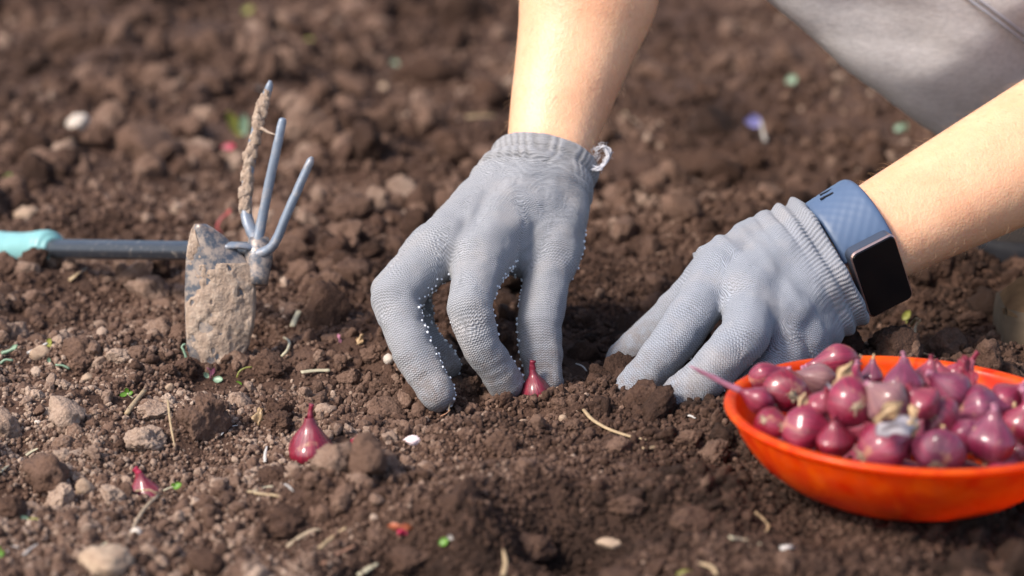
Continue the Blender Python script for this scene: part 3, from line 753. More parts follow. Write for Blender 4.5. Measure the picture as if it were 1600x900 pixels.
lo = np.min([b[1] for b in body], 0); hi = np.max([b[2] for b in body], 0)
g = Grid(lo-0.01, hi+0.01, vox); V, Q = g.mesh(blur(g.fill(body, 0, 0.04), vox, 0.007)); V = relax(V, Q, 6)
# the carrying side of each forearm swells a little, as muscle does
bodyo = mk('body', V, Q, MAT['skin'], person)
NB = normals(V, Q); R5 = np.random.default_rng(9); out = []
for (p0, p1, q0) in ((A[1], A[2], 0), (B[1], B[2], 0)):
    d_ = (p1-p0)/np.linalg.norm(p1-p0); t_ = (V-p0)@d_; dist = np.linalg.norm(V-p0-t_[:, None]*d_, axis=1)
    sel = np.where((t_ > 0.0) & (t_ < 0.11) & (dist < 0.045))[0]
    for i in R5.choice(sel, 420):
        p = V[i]+R5.normal(size=3)*0.0012; p = p-NB[i]*np.dot(p-V[i], NB[i]); k_ = R5.normal(size=3)*0.35; h_ = -d_*0.8+NB[i]*0.45+k_*0.5; L_ = 0.0022+0.0030*R5.random()
        out.append(tube([p, p+(h_+NB[i]*.4)*L_*.5, p+h_*L_], [0.000045, 0.000015], 3, 4))
v, f = merge(out); tag(mk('arm_hair', v, f, MAT['fair'], bodyo), kind='stuff')
hairp = [ellip(head+[0, .02, .035], (.08, .092, .09)), rcone(head+[0, .07, .02], head+[.02, .12, -.05], .04, .02)]
g = Grid(head-0.2, head+0.2, 0.004); V, Q = g.mesh(g.fill(hairp, 0.02, 0.03))
mk('hair', V, Q, MAT['hair'], person)
shirt = [rcone(mid(shL, shR, .1), mid(shL, shR, .9), .062, .062), rcone(mid(shL, elbL, .0), mid(shL, elbL, .35), .056, .052), rcone(mid(shR, elbR, 0), mid(shR, elbR, .35), .056, .052),
         rcone(mid(shL, shR, .25), np.array([.36, 1.66, .34]), .085, .11), rcone(mid(shL, shR, .75), np.array([.50, 1.62, .34]), .085, .11)]
lo = np.min([b[1] for b in shirt], 0); hi = np.max([b[2] for b in shirt], 0)
g = Grid(lo-0.01, hi+0.01, 0.006); V, Q = g.mesh(g.fill(shirt, 0.03, 0.05)); mk('shirt', relax(V, Q, 2), Q, MAT['shirt'], person)

# trousers: the near leg folded in a squat, knee high on the left, shin running down to the shoe
kn, md, an = J(1322, -205, 1190), J(1528, 82, 1235), J(1610, 235, 1275)
n3 = VR*0.623+VU*0.783; toc = VF
def edgept(t, off, z): # along the front edge of the shin, off metres into the leg, z metres towards the camera
    a0, a1 = J(1130, -32, 1190), J(1462, 233, 1250); return a0+(a1-a0)*t+n3*off+toc*z
tr = []
for off, zz, rr_ in ((0.013, 0.016, .013), (0.030, 0.014, .022), (0.058, 0.014, .034), (0.090, 0.016, .040), (0.125, 0.017, .044), (0.165, 0.012, .048), (0.21, 0.0, .05)):
    tr.append(rcone(edgept(-0.45, off*1.15, zz), edgept(0.72, off*0.95, zz), rr_, rr_))
    if off < 0.1: tr.append(rcone(edgept(0.72, off*0.95, zz), edgept(0.98, off*0.9, zz*.6), rr_, rr_*.8))
tr += [rcone(edgept(-0.3, .08, -.03), np.array([.50, 1.62, .26]), .080, .105), rcone(edgept(.8, .06, -.01), edgept(.93, .06, -.02), .04, .038), rcone(edgept(.5, .18, -.03), np.array([.54, 1.60, .22]), .07, .10)]
lo = np.min([b[1] for b in tr], 0); hi = np.max([b[2] for b in tr], 0)
g = Grid(lo-0.01, hi+0.01, 0.004); V, Q = g.mesh(blur(g.fill(tr, 0, 0.05), 0.004, 0.005)); V = relax(V, Q, 6); N = normals(V, Q)
ax = (an-kn)/np.linalg.norm(an-kn); al = (V-kn)@ax
side = (V-kn)@VU*0.8+(V-kn)@VR*0.6
ph = fbm(np.stack([V[:, 0]*9, V[:, 1]*9, V[:, 2]*9], 1), 2, 70)
w = np.sin((side*0.9-al*0.35)*2*math.pi/0.055+ph*2.2)
V = V+N*(0.0013*np.maximum(w, -0.3)+0.0006*fbm(V*26, 3, 71))[:, None]
trou = mk('trousers', V, Q, MAT['marl'], person)
# flat felled seam and the folded under-edge of the trouser leg
def proj_surface(pts, V, lift):
    out = []
    for p in pts:
        ray = p/np.linalg.norm(p-np.array([0, 0, H]))
        o = np.array([0, 0, H]); d = (p-o)/np.linalg.norm(p-o); r = V-o; t = r@d; dist = np.linalg.norm(r-t[:, None]*d, axis=1)
        m = dist < 0.004
        tt = t[m].min() if m.any() else np.linalg.norm(p-o)
        out.append(o+d*(tt-lift))
    return out
seam = proj_surface([P(x, y, 1.2) for x, y in ((1490, -22), (1515, 0), (1545, 22), (1575, 45), (1612, 74), (1640, 96))], V, 0.0)
sv = merge([tube([p+np.array([0, 0, o_]) for p in seam], [0.0007]*2, 6, 30) for o_ in (0.0, 0.0035)])
mk('seam', sv[0], sv[1], MAT['seam'], trou)

# ---- gloves
def make_glove(hd, vox, mat, pthr, ridges, foldf, label):
    prims = [rcone(b.a, b.b, b.ra, b.rb) for ch in hd['palm'] for b in ch]
    allb = prims+[rcone(b.a, b.b, b.ra, b.rb) for ch in hd['fingers'] for b in ch]
    lo = np.min([b[1] for b in allb], 0); hi = np.max([b[2] for b in allb], 0)
    g = Grid(lo-0.008, hi+0.008, vox)
    palm = blur(g.fill(prims, 0, 0.02), vox, 0.0034); out = palm
    for ch in hd['fingers']:
        fg = blur(g.fill([rcone(b.a, b.b, b.ra, b.rb) for b in ch], 0, 0.015), vox, 0.0012)
        out = np.minimum(out, smin(palm, fg, 0.006))
    # cut at the cuff
    c0, c1 = hd['cuff']; n = (c0-c1)/np.linalg.norm(c0-c1)
    ax = [g.lo[q]+np.arange(g.n[q])*g.vox for q in range(3)]
    pl = ((ax[0]-c0[0])*n[0])[:, None, None]+((ax[1]-c0[1])*n[1])[None, :, None]+((ax[2]-c0[2])*n[2])[None, None, :]
    out = -smin(-out, -pl.astype(np.float32), 0.0015)
    V, Q = g.mesh(out); V = relax(V, Q, 3); N = normals(V, Q)
    # knit coordinates and the hand-side angle, blended over the bones
    bones = [b for ch in hd['palm']+hd['fingers'] for b in ch]
    W = np.zeros(len(V)); U = np.zeros(len(V)); Vv = np.zeros(len(V)); PALM = np.zeros(len(V))
    for b in bones:
        d = rcone(b.a, b.b, b.ra, b.rb)[0](V); w = np.exp(-np.clip(d, -0.01, 0.1)/0.0022)
        q = V-b.a; t = q@b.d; r = q-t[:, None]*b.d; cn, cl = r@b.N, r@b.Lt; ang = np.arctan2(cl, cn)
        rm = (b.ra+b.rb)/2*1000; U += w*(b.u0+t*1000*b.sc); Vv += w*(b.v0+rm*ang*0.9); W += w; PALM += w*(-(N@b.N))
    U /= W; Vv /= W; PALM /= W
    along = -((V-c0)@n)                                    # metres from the cuff edge into the hand
    V = V+N*(ridges(along, V))[:, None]+N*(foldf(along, U, Vv, V, N))[:, None]
    V = V+N*(0.0005*fbm(V*120, 2, 33)+0.0007*np.minimum(0, vnoise(np.stack([U/9, Vv/30, U*0], 1), 9))+0.00012*vnoise(np.stack([U/2.4, Vv/12, U*0], 1), 19))[:, None]
    gl = mk('glove', V, Q, mat, person, attrs={'knit': ('FLOAT_VECTOR', np.stack([U, Vv, along*1000], 1))})
    gl['label'] = label
    # white rubber grip dots on the palm side
    cand = np.where((PALM > pthr) & (along > 0.035))[0]; RNG2 = np.random.default_rng(4); RNG2.shuffle(cand)
    cell = {}; pick = []
    s = 0.0029
    for i in cand:
        p = V[i]; k = tuple((p//s).astype(int)); ok = True
        for a in (-1, 0, 1):
            for b_ in (-1, 0, 1):
                for c in (-1, 0, 1):
                    for j in cell.get((k[0]+a, k[1]+b_, k[2]+c), ()):
                        if np.sum((V[j]-p)**2) < s*s: ok = False; break
                    if not ok: break
                if not ok: break
            if not ok: break
        if ok: cell.setdefault(k, []).append(i); pick.append(i)
    iv, if_ = ico(1); pick = np.array(pick); pick = pick[RNG2.random(len(pick)) < 0.8]
    DV = (iv[None]*(RNG2.uniform(0.00045, 0.00080, len(pick)))[:, None, None]+(V[pick]+N[pick]*0.00015)[:, None, :]).reshape(-1, 3)
    DF = (if_[None]+(np.arange(len(pick))*len(iv))[:, None, None]).reshape(-1, 3)
    tag(mk('grip_dots', DV, DF, MAT['dot'], gl), kind='stuff')
    return gl, V, N
def bead(a, c, w, h): return h*np.exp(-((a-c)/w)**2)
def ridgeL(a, V):
    x = (V-J(850, 260, 1125))@VR
    s = 0.5+0.5*np.tanh(-(x-0.002)/0.010)              # the second fold is stronger on the outer side
    return bead(a, 0.0022, 0.0020, 0.0016)+bead(a, 0.0075, 0.0015, -0.0008)+s*(bead(a, 0.011, 0.0020, 0.0024)+bead(a, 0.0146, 0.0013, -0.0026)+bead(a, 0.018, 0.002, 0.0008))+0.0004*np.sin(a*2*math.pi/0.004)*(a < 0.02)
def foldL(a, U, Vv, V, N):
    w = np.exp(-((a-0.045)/0.030)**2)
    return w*0.0004*np.sin((Vv+0.4*U)*2*math.pi/16+2*vnoise(V*30, 5))+0.0005*fbm(V*38, 2, 12)*(U < 110)
def ridgeR(a, V):
    return bead(a, 0.0020, 0.0020, 0.0022)+bead(a, 0.0062, 0.0014, -0.0010)+(0.6+0.8*vnoise(V*30, 2))*(bead(a, 0.0095, 0.0020, 0.0016)+bead(a, 0.0132, 0.0011, -0.0014)+bead(a, 0.0175, 0.0022, 0.0009)+bead(a, 0.0215, 0.0012, -0.0008))
def foldR(a, U, Vv, V, N):
    q = (V-J(1290, 412, 1070)); t = q@VR*0.80-(q@VU)*0.55
    lat = -(q@VU)*0.83-(q@VR)*0.2
    w = np.clip((a-0.020)/0.01, 0, 1)*np.clip((0.062-a)/0.02, 0, 1)*np.clip((U < 102)*1.0, 0, 1)*np.clip((lat+0.012)/0.02, 0, 1)
    ph = 1.3*vnoise(V*28, 8)
    s = np.sin((a+0.35*lat+0.004*vnoise(V*35+9, 3))*2*math.pi/0.0125+ph*1.4); s = (0.5+0.5*s)**1.6
    amp = np.clip(0.75+0.9*vnoise(V*45, 6), 0.1, 1.4)
    return w*(0.0034*s*amp)+0.0006*fbm(V*38, 2, 14)*(U < 110)
gL, VL, NL = make_glove(HANDS['near'], 0.0008, MAT['glove'], 0.12, ridgeL, foldL, 'grey knitted glove on the hand setting the shallot, loose thread at its cuff')
gR, VR_, NR = make_glove(HANDS['far'], 0.0008, MAT['glove_b'], 0.72, ridgeR, foldR, 'wrinkled blue grey knitted glove resting beside the orange bowl')
# frayed thread at the left cuff
rs = random.Random(3); th = []
base = [(922, 262), (936, 262), (948, 250), (951, 238), (942, 230), (933, 234), (931, 244)]
for k in range(9):
    th.append(tube([J(x+rs.uniform(-4, 4), y+rs.uniform(-4, 4), 1118+rs.uniform(-2, 2)) for x, y in base[:rs.choice((5, 6, 7))]], [0.0005, 0.0003, 0.0002], 5, 26, jit=0.5, seed=k))
for k in range(40):
    x, y = rs.choice(base[1:]); th.append(tube([J(x, y, 1118), J(x+rs.uniform(-8, 8), y+rs.uniform(-8, 8), 1118+rs.uniform(-2, 2)), J(x+rs.uniform(-11, 11), y+rs.uniform(-11, 11), 1118)], [0.00012, 0.00006], 4, 6))
v, f = merge(th); m = M('grey_fluff'); m.set(Base_Color=(0.50, 0.49, 0.52, 1), Roughness=0.9); mk('loose_thread', v, f, m.m, gL)
# short fair hairs on the forearms
def hairs(name, a, b, r0, r1, n, seed):
    rs = random.Random(seed); out = []; d = (b-a)/np.linalg.norm(b-a)
    for k in range(n):
        t = rs.random(); c = a+(b-a)*t; r = r0+(r1-r0)*t; th_ = rs.uniform(0, 2*math.pi)
        e = VR-d*np.dot(VR, d); e /= np.linalg.norm(e); f_ = np.cross(d, e); q = e*math.cos(th_)+f_*math.sin(th_)
        p = c+q*r; out.append(tube([p, p+q*0.0012-d*0.0012, p+q*0.0014-d*0.003], [0.00004, 0.00002], 3, 4))
    return merge(out)

# ---- shoes
def shoe(toe, heel, width, height, up_mat, sole_mat, ribs, label):
    toe, heel = np.array(toe), np.array(heel); d = heel-toe; L = np.linalg.norm(d); d /= L; s = np.array([-d[1], d[0], 0]); s /= np.linalg.norm(s)
    n, m_ = 28, 28; V = []; 
    def rowf(t):   # half width along the shoe, 0 at the toe
        return width*(0.30+0.70*min(1, (t/0.16)**0.6) if t < 0.16 else (1.0-0.22*math.sin(math.pi*min(1, (t-0.16)/0.6))*0.9 if t < 0.76 else 0.86*math.sqrt(max(0.05, 1-((t-0.76)/0.25)**2))))
    up = []; so = []
    for i in range(n):
        t = i/(n-1); c = toe+d*L*t; hw = rowf(t)*math.sqrt(min(1, t/0.04+0.02)) if t < 0.04 else rowf(t)
        hh = height*(0.42+0.58*(0.5-0.5*math.cos(math.pi*min(1, t/0.5))))*math.sqrt(min(1, t/0.06+0.05))
        for j in range(m_):
            a = math.pi*j/(m_-1); up.append(c+s*hw*0.93*math.cos(a)*(0.8+0.2*abs(math.cos(a)))+np.array([0, 0, 0.016+hh*math.sin(a)]))
        rb = 0.0012*(1 if (i % 3) else -1) if ribs else 0
        for j, (w_, z_) in enumerate(((0.9, 0.0), (1.02, 0.002), (1.04, 0.008), (1.02, 0.014), (0.97, 0.019))):
            so.append(c+s*(hw*w_+rb)+np.array([0, 0, z_]))
        for j, (w_, z_) in enumerate(((0.97, 0.019), (1.02, 0.014), (1.04, 0.008), (1.02, 0.002), (0.9, 0.0))):
            so.append(c-s*(hw*w_+rb)+np.array([0, 0, z_]))
    uf = [(i*m_+j, i*m_+j+1, (i+1)*m_+j+1, (i+1)*m_+j) for i in range(n-1) for j in range(m_-1)]
    uf.append(tuple(range(m_))); uf.append(tuple((n-1)*m_+j for j in range(m_))[::-1])
    sf = [(i*10+j, i*10+(j+1) % 10, (i+1)*10+(j+1) % 10, (i+1)*10+j) for i in range(n-1) for j in range(10)]
    sf.append(tuple(range(10))[::-1]); sf.append(tuple((n-1)*10+j for j in range(10)))
    o = mk('shoe', up, uf, up_mat, person); o['label'] = label
    mk('sole', so, sf, sole_mat, o)
    return o
sh1 = G(1572, 568, -0.004)
t1 = np.array([sh1[0]+0.001, sh1[1]+0.012, 0.0]); shoe(t1, t1+np.array([0.245, 0.09, 0.0]), 0.042, 0.036, MAT['shoe_tan'], MAT['shoe_sole'], True, 'tan shoe with a ribbed beige sole behind the bowl')
t2 = G(1488, 432, 0.0); t2[2] = 0.0; shoe(t2+np.array([0.004, 0.02, 0.0]), t2+np.array([0.25, 0.10, 0.0]), 0.046, 0.060, MAT['shoe_grey'], MAT['shoe_black'], False, 'dark grey shoe with a black sole under the right forearm')

# ------------------------------------------------------------------ fitness band on the right wrist
C0 = J(1330, 387, 1084); a_ = B[2]-B[1]; a_ += VF*np.dot(a_, VF)*-0.55; a_ /= np.linalg.norm(a_)
e3 = VF-a_*np.dot(VF, a_); e3 /= np.linalg.norm(e3); e2 = np.cross(e3, a_); e2 *= 1 if np.dot(e2, VU) > 0 else -1
band = empty('fitness_band', C0, 'slate blue fitness band with a blank black screen on the bare right wrist', 'fitness tracker')
def ring(th, r): return C0+(e2*math.cos(th)*1.0+e3*math.sin(th)*0.86)*r
n, mm_ = 150, 23; V = []; thk = 0.0022; RW = 0.0258
T0, T1 = rad(99), rad(-200)
for i in range(n):
    t = i/(n-1); th_ = T0+(T1-T0)*t; w = 0.0126*(1-0.10*min(1, t*2))
    nn = (e2*math.cos(th_)+e3*math.sin(th_))
    for j in range(mm_):
        s = -1+2*j/(mm_-1); lx = s*w*1000; lt = (T0-th_)*RW*1000
        edge = max(0, (abs(s)-0.78)/0.22)
        dia = abs(((lx+lt)/5.2) % 1-0.5)+abs(((lx-lt)/5.2) % 1-0.5)
        rr = RW+thk-edge**2*0.0010+0.00034*(dia-0.5)*(1 if t > 0.02 else 0)*(1-edge)
        V.append(ring(th_, rr+s*w*0.10)+a_*s*w)
    for j in (mm_-1, 0):
        s = -1+2*j/(mm_-1); V.append(ring(th_, RW+0.0001+s*w*0.10)+a_*s*w)
row = mm_+2
Fc = [(i*row+j, (i+1)*row+j, (i+1)*row+(j+1) % row, i*row+(j+1) % row) for i in range(n-1) for j in range(row)]
Fc.append(tuple(range(row))); Fc.append(tuple((n-1)*row+j for j in range(row))[::-1])
strap = mk('strap', V, Fc, MAT['band'], band)
def rbox(c, t, a, nrm, hx, hy, hz, r, seg=5, bev=0.0006):
    """rounded rectangle block: t, a in-plane axes, nrm thickness axis"""
    ol = []
    for q, (sx, sy) in enumerate(((1, 1), (-1, 1), (-1, -1), (1, -1))):
        for k in range(seg+1):
            an = rad(90*q)+rad(90)*k/seg; ol.append((sx*(hx-r)+r*math.cos(an), sy*(hy-r)+r*math.sin(an)))
    V = []; m2 = len(ol)
    for z, sh in ((-hz, bev), (-hz+bev, 0), (hz-bev, 0), (hz, bev)):
        for x, y in ol:
            l = math.hypot(x, y); V.append(c+t*x*(1-sh/l)+a*y*(1-sh/l)+nrm*z)
    Fc = [(k*m2+j, k*m2+(j+1) % m2, (k+1)*m2+(j+1) % m2, (k+1)*m2+j) for k in range(3) for j in range(m2)]
    Fc.append(tuple(range(m2))[::-1]); Fc.append(tuple(3*m2+j for j in range(m2)))
    return V, Fc
th_ = rad(122); nrm = e2*math.cos(th_)+e3*math.sin(th_)/0.86; nrm /= np.linalg.norm(nrm); tg = np.cross(nrm, a_); tg /= np.linalg.norm(tg)
cc = ring(th_, RW)+nrm*0.0014
v, f = rbox(cc, tg, a_, nrm, 0.0170, 0.0110, 0.0032, 0.003); case = mk('tracker_case', v, f, MAT['case'], band, False)
v, f = rbox(cc+nrm*0.0034, tg, a_, nrm, 0.0172, 0.0112, 0.0008, 0.0030); mk('metal_rim', v, f, MAT['rose'], case, False)
v, f = rbox(cc+nrm*0.0039, tg, a_, nrm, 0.0167, 0.0107, 0.0008, 0.0026); mk('screen', v, f, MAT['screen'], band, False)
for k, (tt, sx) in enumerate(((23, -0.0020), (12, 0.0))):
    th_ = rad(tt); c = ring(th_, RW+thk+0.00005)+a_*sx; nn = e2*math.cos(th_)+e3*math.sin(th_); t_ = -e2*math.sin(th_)+e3*math.cos(th_)
    v, f = rbox(c, t_, a_, nn, 0.0006, 0.0034, 0.0003, 0.0004, bev=0.0001); mk('strap_slot', v, f, MAT['shoe_black'], strap, False)

# ------------------------------------------------------------------ bowl
bowl = empty('bowl', BOWL_C+np.array([0, 0, 0.0068]), 'shallow orange plastic bowl full of red shallots', 'bowl')
tilt = Matrix.Rotation(rad(1.5), 3, 'Y') @ Matrix.Rotation(rad(0.0), 3, 'X')
outer = [(0.0001, 0), (0.022, 0.0), (0.030, 0.0006), (0.038, 0.0035), (0.046, 0.0085), (0.053, 0.015), (0.059, 0.0225), (0.0635, 0.031), (0.0662, 0.0385), (0.0675, 0.0425), (0.0690, 0.0440), (0.0702, 0.0452), (0.0704, 0.0464), (0.0698, 0.0476), (0.0684, 0.0480)]
inner = [(0.0668, 0.0474), (0.0656, 0.0455), (0.0645, 0.0400), (0.0617, 0.0315), (0.0573, 0.0238), (0.0513, 0.0165), (0.0443, 0.0102), (0.0370, 0.0054), (0.029, 0.0026), (0.015, 0.0018), (0.0001, 0.0018)]
def dense(pr, k=3):
    pts = crom([np.array([r, z, 0]) for r, z in pr], (len(pr)-1)*k+1); return [(max(0.0001, p[0]), p[1]) for p in pts]
v, f = lathe([(r*BOWL_R/0.0704, z*0.70) for r, z in dense(outer+inner)], 96); _a = np.arctan2(v[:, 1], v[:, 0]); v[:, :2] *= (1+0.0035*np.cos(20*_a)*np.clip(1-v[:, 2]/0.028, 0, 1))[:, None]; v = v@np.array(tilt).T
bo = mk('bowl_shell', v, f, MAT['bowl'], bowl, local=True)

# ------------------------------------------------------------------ shallots
def shallot(loc, r, axis, mat, seed, label, elong=1.15, neck=0.8, neckbend=0.3, root=True, group=None, neck_mat='husk_red', necklen=1.0, name='shallot', rootmat='root', squat=1.0):
    rs = random.Random(seed); ax = Vector([float(c) for c in axis]).normalized()
    rot = ax.to_track_quat('Z', 'Y').to_euler()
    th = empty(name, loc, label, 'shallot', group, rot)
    prof = [(0.02, -0.90*elong), (0.20, -0.90*elong), (0.45, -0.80*elong), (0.72, -0.58*elong), (0.92, -0.28*elong), (1.0, 0.02), (0.91, 0.32*elong), (0.73, 0.62*elong), (0.53, 0.88*elong), (0.38, 1.08*elong), (0.28, 1.26*elong), (0.23, 1.42*elong), (0.20, 1.52*elong)]
    prof = [(a, b*(squat if b > 0 else 1)) for a, b in prof]
    v, f = lathe([(a*r, b*r) for a, b in dense(prof, 2)], 28)
    ang = np.arctan2(v[:, 1], v[:, 0]); rr = np.hypot(v[:, 0], v[:, 1])
    k1, k2 = rs.uniform(0, 6), rs.uniform(0, 6)
    sc = 1+0.09*np.sin(2*ang+k1)+0.045*np.sin(3*ang+k2)+0.025*np.abs(np.sin(4*ang+k1))
    v[:, :2] *= sc[:, None]; v[:, 2] += 0.05*r*np.sin(ang+k1)*(rr/r)
    v += r*0.035*np.stack([vnoise(v/r*1.6+seed, 2), vnoise(v/r*1.6+seed, 3), vnoise(v/r*1.6+seed, 4)], 1)
    b = mk('bulb', v, f, MAT[mat], th, local=True)
    nl = r*neck*necklen; d = np.array([math.cos(k1), math.sin(k1), 0])*neckbend*nl
    z0 = 1.30*elong*r*squat
    nv, nf = tube([(0, 0, z0-0.1*r), (d[0]*.15, d[1]*.15, z0+nl*.35), (d[0]*.5, d[1]*.5, z0+nl*.7), (d[0], d[1], z0+nl)], [r*.24, r*.21, r*.17, r*.05 if necklen > 1 else r*.20], 8, 12, flat=0.6, up=(1, 0.1, 0), jit=0.35, seed=seed)
    mk('neck', nv, nf, MAT[neck_mat], th, local=True)
    if root:
        out = []
        for k in range(12):
            a = rs.uniform(0, 6.28); q = rs.uniform(.1, .4)*r
            out.append(tube([(math.cos(a)*r*.1, math.sin(a)*r*.1, -.86*elong*r), (math.cos(a)*r*.2, math.sin(a)*r*.2, -.95*elong*r), (math.cos(a)*q, math.sin(a)*q, -1.05*elong*r)], [r*.05, r*.02], 4, 4))
        out.append((lambda o: (o[0], o[1]))(lathe([(0.0001, -.97*elong*r), (.14*r, -.95*elong*r), (.2*r, -.88*elong*r), (.14*r, -.84*elong*r)], 12)))
        rv, rf = merge(out); mk('root_tuft', rv, rf, MAT[rootmat], th, local=True)
    return th
# planted along the furrow
for a_x, a_y, a_r in ((484, 712, .009), (500, 730, .010), (468, 728, .007), (530, 712, .008), (557, 700, .006), (229, 782, .006), (838, 618, .006)): SHOW_AT(G(a_x, a_y), a_r)
g = G(483, 701, 0.003); shallot(g+np.array([0, 0.006, -0.0032]), 0.0098, (0.0, 0.05, 1), 'sh0', 5, 'upright crimson shallot planted in the soil in front of the cultivator', 0.98, 0.75, 0.15, root=False)
g = on(229, 778); shallot(g+np.array([-0.001, 0.004, -0.0022]), 0.0074, (-0.22, 0.1, 1), 'sh0', 6, 'small pink shallot half buried at the left with a root over it', 1.0, 0.5, 0.4, root=False, neck_mat='flake')
d3 = 1.062; shallot(J(838, 609, 1052)+np.array([0, 0, -0.0015]), 0.0070, (-0.16, 0.05, 1), 'sh0', 8, 'pink red shallot held between gloved finger and thumb', 1.0, 0.8, 0.15, root=False)
# the heap in the bowl: px, py, radius px, neck direction in the picture (x right, y up, z to camera), skin, elongation, neck length
BZ = 0.0385
HEAP = [
 (1228, 612, 34, (-.25, .15, -.9), 'sh0', .90, .6, 'glossy magenta shallot with its root end facing up, near the left of the bowl'),
 (1196, 590, 24, (.9, .35, .1), 'sh1', 1.25, .9, 'pink shallot at the left rim, neck pointing right along the rim'),
 (1204, 662, 23, (.4, -.2, -.6), 'sh0', .95, .5, 'small bright crimson shallot against the left front rim'),
 (1256, 670, 30, (.95, -.05, .2), 'sh1', 1.15, .5, 'pink shallot lying with its pale root end to the left at the front rim'),
 (1310, 567, 29, (-.95, -.12, .1), 'sh1', 1.25, 1.0, 'rosy shallot topmost on the back left rim'),
 (1329, 630, 36, (-.1, .1, -.8), 'sh1', 1.0, .6, 'large round pink shallot with a bright highlight in the middle left of the bowl'),
 (1305, 688, 27, (-.05, .9, .3), 'sh0', 1.0, .7, 'red shallot with a tan neck at the front rim'),
 (1379, 698, 36, (.7, .3, -.2), 'sh1', 1.05, .6, 'wide pink shallot at the front rim left of the tan husk'),
 (1411, 604, 29, (.05, .95, -.1), 'sh2', 1.1, 1.0, 'purple shallot standing neck up near the back rim'),
 (1468, 703, 34, (.2, .5, -.6), 'sh2', .95, .6, 'rounded violet shallot at the front rim right of the tan husk'),
 (1466, 658, 33, (.7, -.5, .2), 'sh1', 1.15, .6, 'pink shallot with its tip pointing down right, behind the violet one'),
 (1488, 614, 30, (-.7, .6, .2), 'sh2', 1.2, .8, 'purple shallot leaning left in the upper right of the heap'),
 (1534, 641, 36, (.85, .1, .1), 'sh2', 1.15, .7, 'large plum shallot lying sideways at the right of the heap'),
 (1548, 688, 34, (.1, .9, .2), 'sh2', 1.0, .9, 'violet shallot standing neck up at the front right rim'),
 (1572, 624, 28, (.5, .4, .1), 'sh1', 1.15, .8, 'pink shallot at the back right below the rim'),
 (1596, 664, 26, (.2, .7, .3), 'sh1', 1.0, .7, 'pink shallot cut by the right edge of the photo'),
 (1384, 628, 32, (-.6, .6, -.1), 'sh4', 1.25, .6, 'olive brown papery shallot behind the large round pink one'),
 (1329, 597, 23, (.3, .8, .1), 'sh1', 1.0, .9, 'small pink shallot below the topmost one'),
 (1362, 590, 19, (.05, .95, .1), 'sh2', 1.1, 1.1, 'small violet shallot with a spiky upright neck'),
 (1281, 594, 24, (-.9, .2, .2), 'sh4', 1.35, .6, 'grey papery shallot lying behind the glossy magenta one'),
 (1440, 630, 28, (-.5, .6, .1), 'sh3', 1.0, .8, 'dark shallot with a pale cap in the middle of the heap'),
 (1446, 598, 24, (.2, .8, .1), 'sh3', 1.1, 1.0, 'dark plum shallot behind the standing purple one'),
 (1284, 632, 22, (.2, .7, .4), 'sh3', 1.0, .8, 'dark red shallot with split skin between two large pink ones'),
 (1188, 626, 21, (-.93, .45, .1), 'sh1', 1.25, 4.2, 'pink shallot whose long dry neck hangs over the left rim'),
 (1500, 590, 22, (.5, .75, .1), 'sh3', 1.1, 1.6, 'dark red shallot with a curled dry tail near the back rim'),
 (1470, 590, 19, (-.2, .9, .1), 'sh3', 1.1, .8, 'small dark shallot next to the curled tail near the back rim'),
 (1345, 668, 22, (.3, .2, .8), 'sh3', 1.0, .4, 'dark shallot sunk between the pink ones at the front'),
 (1424, 682, 24, (.3, .6, .3), 'sh3', 1.0, .5, 'dark shallot under the tan husk'),
 (1508, 680, 26, (-.3, .5, -.3), 'sh2', 1.0, .6, 'plum shallot between the two violet ones at the front'),
 (1625, 636, 30, (-.5, .5, .1), 'sh2', 1.1, .7, 'shallot just outside the right edge at the back'),
 (1640, 680, 30, (-.2, .8, .1), 'sh1', 1.0, .7, 'shallot just outside the right edge at the front'),
]
GB = 'red shallots heaped in the orange bowl'
for k, (px, py, rp, dr, mt, elg, nk, lb) in enumerate(HEAP):
    zz = BZ+(0.003 if py < 640 else -0.001)+0.010*math.exp(-((px-1400)/140)**2)*math.exp(-((py-630)/35)**2)
    d = depth(py, zz); r = rp*d/F*(1.13 if py > 640 else 1.03); q = P(px, py, d)
    # stay inside the shell
    v2 = q[:2]-BOWL_C[:2]; rd = np.hypot(*v2); lim = BOWL_R-0.006-r*(0.75 if py < 600 else 0.95)
    if rd > lim and py > 640: pass
    axis = VR*dr[0]+VU*dr[1]+VF*dr[2]
    shallot(q, r*1.04, axis, mt, 100+k, lb, elg*(.92 if elg > 1 else 1.0), nk*0.5 if nk < 3 else 1.0, 0.25 if nk < 3 else 0.10, True, GB, 'husk_red' if mt in ('sh0', 'sh3') else ('husk' if k % 3 == 0 else 'flake_pink'), 1.0 if nk < 3 else nk, squat=(0.66, 0.80, 0.72, 0.9)[k % 4] if nk < .95 else .95)
# a hidden lower layer carries the heap
k = 0
for rr_, cnt, z in ((0.0, 1, 0.012), (0.024, 7, 0.013), (0.044, 12, 0.024)):
    for j in range(cnt):
        a = 2*math.pi*j/max(1, cnt)+rr_*30; q = BOWL_C+np.array([math.cos(a)*rr_, math.sin(a)*rr_, z])
        shallot(q, 0.0082, (math.cos(a*3), math.sin(a*2), .3), ('sh3', 'sh1', 'sh2')[k % 3], 200+k, 'red shallot half hidden deep under the others in the orange bowl', 1.05, .4, .2, False, 'shallots deep in the orange bowl'); k += 1
